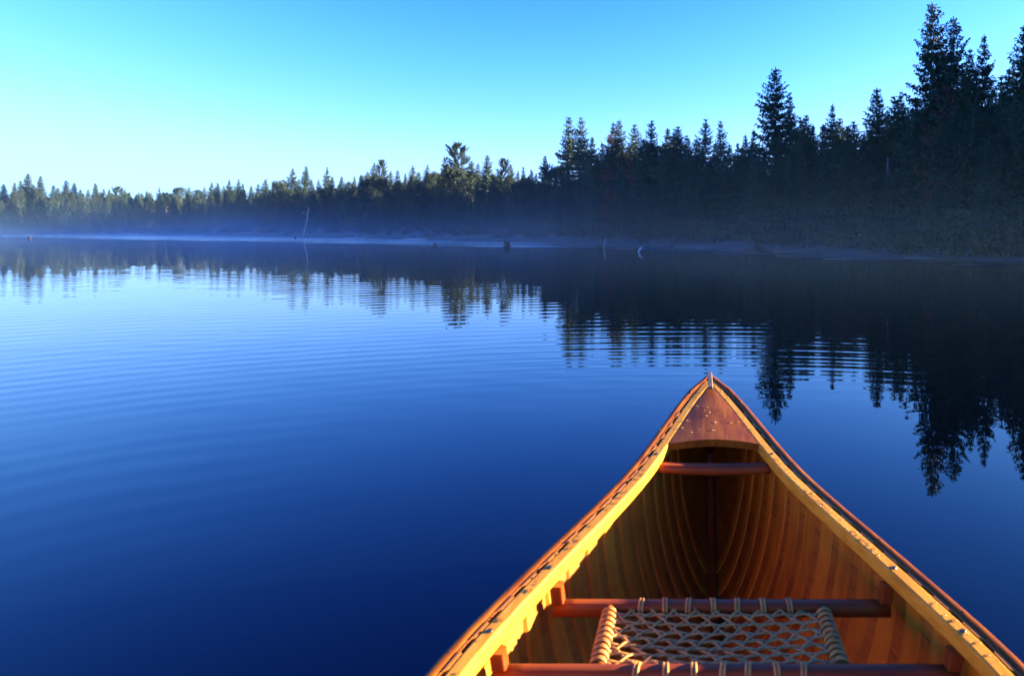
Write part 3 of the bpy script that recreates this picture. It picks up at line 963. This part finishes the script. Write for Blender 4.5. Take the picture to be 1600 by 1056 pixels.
LANDMARK = [
    # key, x, ytop, width, label
    ('column', 43, 270, 1.05, 'tallest pointed conifer of the sunlit clump at the far left shore'),
    ('column', 64, 274, 0.75, 'second tallest conifer of the sunlit clump, just right of its tallest tree'),
    ('column', 150, 286, 0.9, 'pointed conifer standing highest at the right end of the sunlit far left clump'),
    ('leaf', 283, 286, 1.25, 'broad round-headed tree rising over the distant misty wood'),
    ('spire', 477, 258, 0.9, 'narrow spruce standing straight above the pale leaning snag'),
    ('spire', 458, 262, 1.1, 'ragged spruce directly left of the narrow one above the leaning snag'),
    ('spire', 511, 260, 0.8, 'thin lone spire just right of the leaning snag, above rounder trees'),
    ('pine', 596, 252, 0.62, 'bushy dark pine with a flat double top halfway between the leaning snag and tall pine'),
    ('pine', 717, 226, 0.85, 'tall white pine with open upswept branches rising over the middle shore'),
    ('spruce', 762, 241, 0.9, 'pointed spruce on the skyline to the right of the open-branched white pine'),
    ('pine', 784, 250, 0.62, 'flat-topped pine between the pointed spruce and the twin spruces'),
    ('spire', 850, 242, 1.1, 'small lone spire standing in the gap left of the twin spruces'),
    ('spruce', 890, 181, 1.05, 'left one of the twin tall spruces at the start of the high woods'),
    ('spruce', 911, 182, 1.0, 'right one of the twin tall spruces at the start of the high woods'),
    ('dead', 953, 207, 0.9, 'reddish-brown dying spruce just right of the twin spruces'),
    ('spruce', 968, 185, 0.85, 'tall spruce standing between the two reddish dying spruces'),
    ('dead', 985, 224, 0.9, 'rust-red dead spruce below the tall spruces right of the twins'),
    ('leaf', 968, 226, 1.0, 'yellow-green broadleaf tree between the two reddish dying spruces'),
    ('spruce', 1018, 186, 0.95, 'broad-tiered tall spruce right of the rust-red dead spruce'),
    ('leaf', 1078, 238, 1.1, 'pale yellow-green broadleaf tree under the spires halfway to the giant spruce'),
    ('spruce', 1101, 184, 0.95, 'left one of two matching tall spruces left of the giant spruce'),
    ('spruce', 1127, 188, 0.85, 'right one of two matching tall spruces left of the giant spruce'),
    ('leaf', 1126, 268, 0.8, 'small pale birch-like tree catching light low in the dark woods'),
    ('spruce', 1213, 102, 1.05, 'giant broad spruce standing far above its neighbours over the canoe bow'),
    ('spire', 1235, 146, 1.0, 'second top leaning close against the right side of the giant spruce'),
    ('spire', 1299, 160, 1.0, 'slender tall spire midway between the giant spruce and the round-topped conifer'),
    ('fir', 1374, 136, 1.3, 'dense round-topped conifer standing alone before the tallest trees'),
    ('spire', 1407, 140, 0.75, 'narrow spire directly right of the dense round-topped conifer'),
    ('spruce', 1457, 2, 0.92, 'tallest spruce of all, its tip touching the top of the picture'),
    ('spruce', 1489, 23, 0.9, 'second tallest spruce, pressed against the right of the tallest'),
    ('dead', 1478, 130, 1.5, 'grey-brown half-dead spruce with hanging bare branches under the tallest spruces'),
    ('spire', 1520, 74, 0.7, 'thin dark spire between the two tallest spruces and the rightmost trees'),
    ('spire', 1541, 48, 0.85, 'tall club-topped spruce second from the right edge of the woods'),
    ('spruce', 1595, 38, 0.95, 'big black spruce cut by the right edge of the picture'),
]
for key, x, yt, wd, lab in LANDMARK:
    Y = float(np.interp(x, tree_x, tree_d))
    if key in ('dead',) or lab.startswith(('yellow', 'pale', 'small pale')): Y *= 0.965
    place_tree(key, x, yt, Y, lab, None, wd)

SECT = [
    (-60, 180, 'conifers of the sunlit far left clump', 'sunlit conifer in the pale green clump at the far left end of the shore', 'low sunlit conifer at the foot of the far left clump'),
    (180, 440, 'trees of the distant misty wood', 'small distant tree in the misty wood right of the sunlit left clump', 'low dark tree at the misty foot of the distant wood'),
    (440, 690, 'trees between the leaning snag and the white pine', 'skyline conifer in the woods between the leaning snag and the white pine', 'lower conifer in the woods between the leaning snag and the white pine'),
    (690, 875, 'trees between the white pine and the twin spruces', 'skyline conifer between the open white pine and the twin spruces', 'lower dark conifer between the open white pine and the twin spruces'),
    (875, 1185, 'trees between the twin spruces and the giant spruce', 'skyline spruce in the woods between the twin spruces and the giant spruce', 'lower shaded conifer between the twin spruces and the giant spruce'),
    (1185, 1430, 'trees between the giant spruce and the tallest spruces', 'skyline conifer between the giant spruce and the tallest spruces', 'lower dark conifer in deep shade between the giant and the tallest spruces'),
    (1430, 1760, 'black trees at the right end of the woods', 'dark conifer crowded round the tallest spruces at the right', 'low black conifer in deep shade under the tallest spruces'),
]
def sect(px):
    for a, b, g_, l1, l2 in SECT:
        if a <= px < b: return g_, l1, l2
    return SECT[-1][2:]
SKY = [(8, 287, 'column'), (23, 285, 'column'), (31, 282, 'column'), (54, 288, 'column'), (84, 289, 'fir'), (103, 281, 'column'), (115, 285, 'column'), (126, 296, 'column'), (138, 296, 'column'), (162, 295, 'column'), (171, 295, 'spire'),
    (186, 293, 'pine'), (195, 297, 'spire'), (204, 300, 'spire'), (216, 300, 'fir'), (230, 298, 'fir'), (247, 292, 'spire'), (259, 295, 'leaf'), (296, 292, 'spruce'), (308, 290, 'leaf'), (319, 292, 'spruce'), (331, 284, 'spire'), (340, 285, 'spire'), (349, 289, 'spruce'), (357, 280, 'spire'), (372, 279, 'spire'), (379, 286, 'spire'), (392, 289, 'fir'), (402, 287, 'spruce'),
    (415, 279, 'spruce'), (426, 283, 'fir'), (437, 279, 'leaf'), (447, 282, 'spruce'), (468, 279, 'spruce'), (487, 280, 'fir'), (498, 280, 'spruce'), (520, 275, 'fir'), (534, 275, 'spruce'), (545, 277, 'leaf'), (555, 275, 'fir'), (564, 272, 'spire'), (573, 267, 'spruce'), (586, 254, 'spruce'), (609, 266, 'spruce'), (622, 265, 'spruce'), (634, 270, 'fir'), (644, 258, 'spruce'), (656, 268, 'spruce'), (668, 257, 'spruce'), (681, 266, 'leaf'), (695, 244, 'spruce'), (735, 250, 'spruce'), (747, 254, 'spruce'),
    (797, 257, 'spruce'), (808, 266, 'fir'), (819, 259, 'spire'), (830, 264, 'spire'), (840, 270, 'fir'), (866, 255, 'leaf'), (878, 252, 'spruce'), (923, 212, 'spire'), (938, 221, 'spire'), (930, 240, 'fir'), (959, 189, 'spire'), (992, 193, 'spruce'), (1005, 215, 'spruce'), (1030, 214, 'leaf'), (1040, 198, 'spire'), (1053, 204, 'spire'), (1059, 196, 'spire'), (1075, 210, 'spire'), (1090, 215, 'spruce'), (1114, 222, 'spire'), (1141, 224, 'spire'), (1151, 221, 'spire'), (1160, 226, 'fir'), (1168, 209, 'spire'), (1178, 201, 'spire'), (1190, 230, 'fir'),
    (1254, 181, 'spire'), (1260, 178, 'spire'), (1270, 192, 'spire'), (1286, 192, 'fir'), (1311, 183, 'spire'), (1326, 194, 'fir'), (1336, 188, 'spire'), (1349, 205, 'spruce'), (1360, 200, 'spruce'), (1397, 148, 'spire'), (1418, 190, 'fir'), (1432, 150, 'spire'), (1470, 90, 'spruce'), (1505, 110, 'spruce'), (1562, 117, 'spruce'), (1577, 105, 'spire'), (1612, 60, 'spruce'), (1640, 40, 'spruce'), (1670, 80, 'spruce')]
MARKS = [(43, 'tallest far left conifer'), (64, 'second tallest far left conifer'), (150, 'pointed conifer ending the left clump'), (178, 'gap beside the sunlit far left clump'), (283, 'broad round-headed tree over the mist'), (477, 'narrow spruce above the leaning snag'), (511, 'thin lone spire right of the snag'), (596, 'bushy double-topped pine'), (717, 'open-branched tall white pine'), (784, 'flat-topped pine past the white pine'), (850, 'small lone spire before the twin spruces'), (911, 'twin tall spruces'), (985, 'rust-red dead spruce'), (1018, 'broad-tiered tall spruce'), (1078, 'pale broadleaf tree under the spires'), (1127, 'two matching tall spruces'), (1235, 'giant broad spruce'), (1299, 'slender tall spire past the giant spruce'), (1374, 'dense round-topped conifer'), (1489, 'two tallest spruces'), (1541, 'club-topped spruce near the right edge'), (1595, 'big black spruce at the right edge')]
NTH = 'first second third fourth fifth sixth seventh eighth ninth tenth eleventh twelfth thirteenth fourteenth fifteenth sixteenth seventeenth eighteenth nineteenth twentieth twenty-first twenty-second twenty-third twenty-fourth twenty-fifth twenty-sixth twenty-seventh twenty-eighth twenty-ninth thirtieth'.split()
KIND = {'spruce': 'spruce', 'spire': 'slim spire', 'fir': 'dense fir', 'leaf': 'round-crowned tree', 'column': 'pale conifer', 'pine': 'small pine'}
SKY.sort()
count = {}
def sky_label(x, key, row='skyline'):
    if x < 43:
        k = count[row] = count.get(row, 0) + 1
        return NTH[k - 1] + ' ' + KIND[key] + (' on the skyline' if row == 'skyline' else ' below the skyline') + ' counting from the left picture edge'
    mk = [q for q in MARKS if q[0] < x][-1]
    k = count[row, mk[0]] = count.get((row, mk[0]), 0) + 1
    return NTH[min(k, 30) - 1] + ' ' + row + ' tree right of the ' + mk[1] + ', a ' + KIND[key]
for x, yt, key in SKY:
    Y = float(np.interp(x, tree_x, tree_d)) * rt.uniform(0.98, 1.06)
    if x < 177: Y = 152 * rt.uniform(0.985, 1.03)
    elif x < 400: Y = max(Y, 160)
    g_, l1, l2 = sect(x)
    place_tree(key, x, yt, Y, sky_label(x, key), g_, rt.uniform(0.85, 1.1) if x < 850 else rt.uniform(1.0, 1.3))
# lower trees in front of and between the skyline trees
skx = np.array([q[0] for q in SKY]); sky_ = np.array([q[1] for q in SKY])
o_ = np.argsort(skx); skx, sky_ = skx[o_], sky_[o_]
x = -40.0
while x < 1640:
    d0 = float(np.interp(x, tree_x, tree_d))
    yt0 = float(np.interp(x, skx, sky_))
    base = HY + F * H / d0 - 6
    fr = rt.choice([rt.uniform(0.08, 0.2), rt.uniform(0.15, 0.6)]) if x < 850 else rt.choice([rt.uniform(0.10, 0.24), rt.uniform(0.2, 0.65)])
    yt = yt0 + (base - yt0) * fr
    Y = d0 * (1 - rt.uniform(0.02, 0.10))
    if 180 < x < 400: Y = d0 * rt.uniform(0.96, 1.0)
    kx = 'column' if x < 178 else rt.choice(['spruce', 'fir', 'fir', 'spire', 'spruce', 'fir', 'leaf'] if x < 900 else ['spruce', 'fir', 'fir', 'spire', 'spruce', 'spire'])
    g_, l1, l2 = sect(x)
    place_tree(kx, x, yt, Y, sky_label(x, kx, 'lower'), g_ + ', lower row', rt.uniform(0.9, 1.25) if x < 850 else rt.uniform(0.8, 1.1))
    x += rt.uniform(5.5, 10) if x < 900 else rt.uniform(12, 21)

# woods behind: one mass that fills the gaps, and runs on beyond the frame
def joined(name, spots, label, keys=('spruce', 'fir', 'spire'), keep=0.24, grow=2.1):
    g = np.random.default_rng(17)
    Vs, Fs, n0 = [], [], 0
    for X, Y, hgt, w in spots:
        key = keys[g.integers(len(keys))]
        pr = PROTO[key][g.integers(len(PROTO[key]))]
        V = pr[5][0].reshape(-1, 4, 3)
        V = V[g.random(len(V)) < keep]
        c = V.mean(1, keepdims=True)
        V = c + (V - c) * grow
        sc = hgt / pr[2]
        a = g.uniform(0, 6.28)
        R2 = np.array([[math.cos(a), -math.sin(a)], [math.sin(a), math.cos(a)]])
        P = V.reshape(-1, 3).copy()
        P[:, :2] = P[:, :2] @ R2.T * sc * w
        P[:, 2] *= sc
        P += np.array([X, Y, float(ground_z(X, Y))])
        Vs.append(P); Fs.append(np.arange(len(P), dtype=np.int32).reshape(-1, 4) + n0); n0 += len(P)
    me = np_mesh(name, np.concatenate(Vs), np.concatenate(Fs), M['spruce'])
    tag(link(bpy.data.objects.new(name, me)), label, 'woods', kind='stuff')
spots, deep = [], []
for i in range(190):
    px = -120 + 1900 * (i + rt.random()) / 190
    d0 = float(np.interp(px, tree_x, tree_d))
    if px < 177: d0 = 172
    Y = d0 * rt.uniform(1.07, 1.28)
    yt = float(np.interp(px, skx, sky_)) + rt.uniform(14, 32) * (1 if px < 850 else 2.3)
    X = (px - CX) / F * Y
    spots.append((X, Y, max(2.0, H + (HY - yt) / F * Y - float(ground_z(X, Y))), rt.uniform(1.1, 1.5)))
for i in range(260):
    px = rt.uniform(-150, 1600)
    d0 = max(60.0, float(np.interp(px, tree_x, tree_d)))
    Y = d0 * rt.uniform(1.25, 2.4); X = (px - CX) / F * Y
    cap_ = H + (HY - float(np.interp(px, skx, sky_)) - (18 if px < 850 else 48)) / F * Y - float(ground_z(X, Y))
    if cap_ > 4: deep.append((X, Y, min(cap_, rt.uniform(11, 17)), rt.uniform(1.2, 1.6)))
for i in range(520):
    X = rt.uniform(-70, 150); Y = float(shore_y(X)) + rt.uniform(25, 170)
    px = CX + F * X / Y
    cap_ = 18.0 if px > 1640 else H + (HY - float(np.interp(px, skx, sky_)) - (18 if px < 850 else 48)) / F * Y - float(ground_z(X, Y))
    if cap_ > 5: deep.append((X, Y, min(cap_, rt.uniform(12, 18)), rt.uniform(1.2, 1.7)))
for i in range(26):
    px = rt.uniform(140, 300); Y = rt.uniform(176, 205); X = (px - CX) / F * Y
    spots.append((X, Y, H + (HY - rt.uniform(298, 308)) / F * Y - float(ground_z(X, Y)), rt.uniform(1.2, 1.6)))
joined('background_woods', spots, 'dense dark woods filling in behind the shoreline trees')
joined('deep_woods', deep, 'deep woods rising behind the shoreline woods', keep=0.05, grow=4.2)  # mostly hidden trees, added to keep the low sun off the shore woods
spots = []
for i in range(420):
    X = rt.uniform(17, 130)
    Y = float(shore_y(X)) + rt.uniform(2.5, 55)
    if X / Y < 0.53: continue
    spots.append((X, Y, rt.uniform(11, 16), rt.uniform(1.2, 1.7)))
joined('side_woods', spots, 'woods running on along the shore past the right edge', keep=0.08, grow=3.4)  # unseen trees beyond the frame, made tall and dense to shade the right shore

# shrubs and low growth on the bank
def undergrowth():
    g = np.random.default_rng(23)
    Bs = []
    for i in range(900):
        px = g.uniform(-60, 1700)
        X0 = None
        Yw = float(np.interp(px, [q[0] for q in shore_px], [from_px(*q)[1] for q in shore_px]))
        d0 = float(np.interp(px, tree_x, tree_d))
        f = g.uniform(0.05, 1.0) ** 1.3
        Y = Yw * 1.03 + (d0 - Yw) * f
        X = (px - CX) / F * Y
        z = float(ground_z(X, Y))
        if z < 0.05: continue
        near = px > 1020
        hh = g.uniform(0.35, 1.5) * (1.25 if near else 0.8) * (0.5 + f)
        k = int(150 * hh) + 40
        P = g.normal(0, 1, (k, 3)) * np.array([hh * 0.5, hh * 0.5, hh * 0.30]) + np.array([X, Y, z + hh * 0.45])
        P[:, 2] = np.maximum(P[:, 2], z - 0.05)
        Bs.append(P)
    B = np.concatenate(Bs)
    n = len(B)
    D = norm(g.normal(0, 1, (n, 3)) + np.array([0, 0, 0.8]))
    Sd = norm(np.cross(D, norm(g.normal(0, 1, (n, 3)))))
    V, Fq = twigs(B, D, Sd, g.uniform(0.10, 0.26, n), g.uniform(0.015, 0.045, n), 0.1)
    tag(link(bpy.data.objects.new('undergrowth', np_mesh('undergrowth', V, Fq, M['shrub']))), 'dark shrubs and low growth along the bank', 'undergrowth', kind='stuff')
undergrowth()

# ------------------------------------------------------------------ snags, stumps and driftwood on the shore
def at_px(px, y, z=0.0):
    Y = F * (H - z) / (y - HY)
    return Vector(((px - CX) / F * Y, Y, z))
def px_m(Y):
    return Y / F
def limb(name, parent, pts, r, mat):
    mb = MB(); mb.tube(pts, r, 7)
    return mb.build(name, mat, parent, True)
# leaning pale snag
b = at_px(474, 371.5); k = px_m(b.y)
t = tag(empty('dead_snag', b), 'pale dead snag leaning right at the misty far water edge', 'dead tree')
limb('trunk', t, [(0, 0, -0.3), (2.0 * k, 0, 12 * k), (5 * k, 0.1, 28 * k), (8 * k, 0, 47 * k)], [0.085, 0.08, 0.06, 0.02], M['bleached'])
limb('branch', t, [(4.6 * k, 0, 26 * k), (7.5 * k, 0.1, 28 * k)], [0.03, 0.012], M['bleached'])
limb('branch', t, [(6 * k, 0, 35 * k), (3.6 * k, 0.1, 38 * k)], [0.03, 0.012], M['bleached'])
# bare grey pole in the dark woods
Y = 34.5; k = px_m(Y); X = (1387 - CX) / F * Y
t = tag(empty('dead_pole', (X, Y, float(ground_z(X, Y)))), 'bare grey dead trunk standing under the dense round-topped conifer', 'dead tree')
hgt = H + (HY - 246) / F * Y - t.location.z
limb('trunk', t, [(0, 0, -0.2), (0.03, 0, hgt * 0.5), (0, 0, hgt)], [0.11, 0.085, 0.05], M['grey_wood'])
limb('branch', t, [(0.0, 0, hgt * 0.8), (0.35, 0, hgt * 0.78)], [0.025, 0.01], M['grey_wood'])

def stump(px, y, wpx, hpx, label, mat='wet_wood', jag=0.25, seed=1, sway=0.0):
    b = at_px(px, y); k = px_m(b.y)
    g = random.Random(seed)
    t = tag(empty('stump', b), label, 'stump')
    mb = MB()
    n = 12
    rows = [(-0.25, 0.62), (0.0, 0.58), (0.12, 0.5), (0.6, 0.42), (0.9, 0.40)]
    vs_ = []
    for ri, (hz, rr) in enumerate(rows):
        for j in range(n):
            a = 2 * math.pi * j / n
            fl = 1 + (0.22 * math.sin(a * 3 + seed) if ri < 3 else 0.08 * math.sin(a * 5))
            z = hz * hpx * k + (g.uniform(-jag, jag) * hpx * k * 0.5 if ri == len(rows) - 1 else 0)
            vs_.append((rr * wpx * k * fl * math.cos(a) + sway * hz * wpx * k, rr * wpx * k * fl * math.sin(a), z))
    vs_.append((sway * wpx * k, 0, 0.72 * hpx * k))
    fs = [(i * n + j, i * n + (j + 1) % n, (i + 1) * n + (j + 1) % n, (i + 1) * n + j) for i in range(len(rows) - 1) for j in range(n)]
    fs += [((len(rows) - 1) * n + j, (len(rows) - 1) * n + (j + 1) % n, len(rows) * n) for j in range(n)]
    mb.add(vs_, fs)
    mb.build('trunk', M[mat], t)
    for q in range(3):
        a = g.uniform(0, 6.28)
        rw = wpx * k
        limb('root', t, [(rw * 0.35 * math.cos(a), rw * 0.35 * math.sin(a), hpx * k * 0.2), (rw * 0.75 * math.cos(a), rw * 0.75 * math.sin(a), 0.02), (rw * 1.1 * math.cos(a), rw * 1.1 * math.sin(a), -0.08)], [rw * 0.13, rw * 0.1, rw * 0.05], M[mat])
    return t
stump(792, 387, 11, 10, 'upright dark square stump in the shallows below the flat-topped pine', seed=2)
stump(680, 384, 6, 5, 'small dark stump in the shallows left of the square one', seed=3)
stump(47, 373, 5, 4, 'tiny dark stump in the water before the sunlit far left clump', seed=4)
stump(461, 374, 3, 4, 'tiny dark stump in the water left of the leaning snag', seed=8)
# root wad with an upright stick
b = at_px(937, 389); k = px_m(b.y)
t = tag(empty('root_wad', b), 'dark tangled root wad in shallow water with one stick pointing up', 'driftwood')
g = random.Random(9)
for i in range(9):
    a = g.uniform(-0.4, 3.5); q = g.uniform(4, 9) * k
    limb('root', t, [(g.uniform(-3, 3) * k, 0, -0.05), (math.cos(a) * q * 0.6, g.uniform(-.2, .2), abs(math.sin(a)) * q * 0.5 + 0.04), (math.cos(a) * q, g.uniform(-.3, .3), abs(math.sin(a)) * q * 0.7)], [0.09, 0.08, 0.03], M['wet_wood'])
limb('stick', t, [(6 * k, 0, 0), (8 * k, 0, 9 * k), (9 * k, 0, 16 * k)], [0.04, 0.03, 0.015], M['bleached'])
# white forked driftwood
b = at_px(998, 394.5); k = px_m(b.y)
t = tag(empty('forked_driftwood', b), 'bright white forked driftwood sticking out of the water with its reflection', 'driftwood')
limb('fork', t, [(-2 * k, 0, -0.1), (0, 0, 2.5 * k), (3 * k, 0, 6.5 * k), (6.5 * k, 0.05, 9 * k)], [0.045, 0.05, 0.04, 0.015], M['white_wood'])
limb('fork', t, [(0.5 * k, 0, 3 * k), (2.5 * k, 0.1, 8 * k)], [0.03, 0.012], M['white_wood'])
limb('butt', t, [(-7 * k, 0.05, -0.06), (-4 * k, 0.0, 3 * k), (-1 * k, 0, 3.2 * k)], [0.1, 0.11, 0.07], M['wet_wood'])
# upright broken sticks
for i, (px, y, hp, lab) in enumerate(((1017, 387.5, 11, 'short pale upright snag on the bank right of the white forked driftwood'), (1050, 388, 13, 'thin grey stick standing on the bank farther right of the white forked driftwood'), (447, 371.6, 6, 'short pale stick at the water edge left of the leaning snag'))):
    b = at_px(px, y); k = px_m(b.y)
    t = tag(empty('upright_stick', b), lab, 'driftwood')
    limb('stem', t, [(0, 0, -0.15), (0.6 * k, 0, hp * 0.55 * k), (0.2 * k, 0, hp * k)], [0.05, 0.045, 0.015], M['grey_wood'])
    limb('twig', t, [(0.6 * k, 0, hp * 0.4 * k), (2.4 * k, 0, hp * 0.62 * k)], [0.025, 0.01], M['grey_wood'])
# big root tangle
b = at_px(1183, 393.5); k = px_m(b.y)
t = tag(empty('root_wad', b), 'large dark root tangle of a fallen tree at the water edge under the giant spruce', 'driftwood')
g = random.Random(12)
for i in range(15):
    a = g.uniform(0.1, 3.05); q = g.uniform(7, 17) * k
    limb('root', t, [(g.uniform(-3, 3) * k, 0, 0), (math.cos(a) * q * 0.6, g.uniform(-.15, .15), math.sin(a) * q * 0.6), (math.cos(a + 0.25) * q, g.uniform(-.25, .25), math.sin(a + 0.25) * q)], [0.075, 0.05, 0.015], M['wet_wood'])
limb('log', t, [(-24 * k, 0.2, 0.02), (-4 * k, 0.05, 0.12), (26 * k, 0.4, 0.0)], [0.06, 0.12, 0.05], M['wet_wood'])
# fallen logs
for px, y, wpx, tilt, rad, mat, lab in (
        (1440, 405.5, 40, 0.0, 0.045, 'grey_wood', 'grey log lying at the dark water edge below the tallest spruces'),
        (655, 374.5, 70, -0.02, 0.07, 'bleached', 'long pale log along the far bank left of the square stump'),
        (560, 373.2, 60, 0.0, 0.06, 'bleached', 'long pale log along the far bank right of the leaning snag'),
        (1090, 389, 62, 0.0, 0.05, 'grey_wood', 'long grey log lying along the bank left of the large root tangle'),
        (215, 366.8, 50, 0.0, 0.09, 'bleached', 'pale log at the water edge under the distant misty wood')):
    b = at_px(px, y); k = px_m(b.y)
    t = tag(empty('fallen_log', b), lab, 'log')
    slope = np.interp(b.x + 1, SHX, SHY) - np.interp(b.x - 1, SHX, SHY)
    dv = Vector((1, slope / 2 * 0.85, 0)); dv = dv / dv.x
    limb('trunk', t, [dv * (-wpx / 2 * k) + Vector((0, 0, 0.02)), Vector((0, 0, 0.05)), dv * (wpx / 2 * k) + Vector((0, 0, 0.03))], [rad, rad * 0.9, rad * 0.5], M[mat])
    limb('branch', t, [dv * (-wpx * 0.1 * k) + Vector((0, 0, 0.05)), dv * (-wpx * 0.07 * k) + Vector((0, 0, 0.05 + 6 * k))], [rad * 0.5, rad * 0.2], M[mat])
b = at_px(1508, 406.5); k = px_m(b.y)
t = tag(empty('curved_driftwood', b), 'curved grey driftwood branch rising from the bank at the dark right end', 'driftwood')
limb('branch', t, [(-5 * k, 0, 0), (2 * k, 0, 3 * k), (4 * k, 0, 11 * k), (9 * k, 0, 18 * k), (16 * k, 0, 20 * k)], [0.035, 0.045, 0.04, 0.03, 0.012], M['grey_wood'])

# ------------------------------------------------------------------ air: even haze, and mist lying on the lake
def box_mesh(name, lo, hi, mat):
    mb = MB()
    v = [(x, y, z) for z in (lo[2], hi[2]) for y in (lo[1], hi[1]) for x in (lo[0], hi[0])]
    mb.add(v, [(0, 2, 3, 1), (4, 5, 7, 6), (0, 1, 5, 4), (2, 6, 7, 3), (0, 4, 6, 2), (1, 3, 7, 5)])
    return mb.build(name, mat)
def vol_mat(name):
    m = bpy.data.materials.new(name); m.use_nodes = True
    n, l = m.node_tree.nodes, m.node_tree.links
    n.remove(n['Principled BSDF'])
    v = n.new('ShaderNodeVolumePrincipled')
    l.new(v.outputs[0], n['Material Output'].inputs['Volume'])
    return m, n, l, v
MIST = True
if MIST:
    m, n, l, v = vol_mat('mist')
    v.inputs['Color'].default_value = (0.30, 0.60, 0.95, 1)  # blue put into the colour so sunlit mist looks lit by sky alone
    v.inputs['Anisotropy'].default_value = 0.0
    geo = n.new('ShaderNodeNewGeometry')
    sep = n.new('ShaderNodeSeparateXYZ'); l.new(geo.outputs['Position'], sep.inputs[0])
    mp = n.new('ShaderNodeMapping'); mp.inputs['Scale'].default_value = (0.10, 0.05, 0.16)
    l.new(geo.outputs['Position'], mp.inputs[0])
    no = n.new('ShaderNodeTexNoise'); no.inputs['Scale'].default_value = 1.0; no.inputs['Detail'].default_value = 3
    l.new(mp.outputs[0], no.inputs['Vector'])
    mr = n.new('ShaderNodeMapRange'); l.new(no.outputs[0], mr.inputs[0]); mr.inputs[1].default_value = 0.47; mr.inputs[2].default_value = 0.75
    ex = n.new('ShaderNodeMath'); ex.operation = 'MULTIPLY'; l.new(sep.outputs[2], ex.inputs[0]); ex.inputs[1].default_value = -0.75
    e2 = n.new('ShaderNodeMath'); e2.operation = 'EXPONENT'; l.new(ex.outputs[0], e2.inputs[0])
    def mm(op, a, b):
        q = n.new('ShaderNodeMath'); q.operation = op
        for k_, v_ in enumerate((a, b)):
            if isinstance(v_, (int, float)): q.inputs[k_].default_value = v_
            else: l.new(v_, q.inputs[k_])
        return q.outputs[0]
    def ease(src, a, b, c, d):
        q = n.new('ShaderNodeMapRange'); q.interpolation_type = 'SMOOTHSTEP'
        l.new(src, q.inputs[0])
        for k_, v_ in enumerate((a, b, c, d)): q.inputs[k_ + 1].default_value = v_
        return q.outputs[0]
    nearfade = ease(sep.outputs[1], 5, 16, 0, 1)
    e3 = mm('EXPONENT', mm('MULTIPLY', sep.outputs[2], -0.6), 0.0)
    clumps = mm('MULTIPLY', mm('MULTIPLY', mm('MULTIPLY', mr.outputs[0], e3), ease(sep.outputs[1], 16, 60, 0.4, 1.0)), 0.008)
    dens = mm('MULTIPLY', mm('MULTIPLY', mm('ADD', clumps, mm('MULTIPLY', e2.outputs[0], 0.0035)), ease(sep.outputs[0], -12, 12, 1.0, 0.45)), nearfade)
    class m3: outputs = [dens]
    l.new(m3.outputs[0], v.inputs['Density'])
    o = box_mesh('mist', (-260, 4.5, 0.02), (40, 190, 8.0), m)
    tag(o, 'thin blue mist lying on the lake along the far shore', 'mist', kind='stuff')
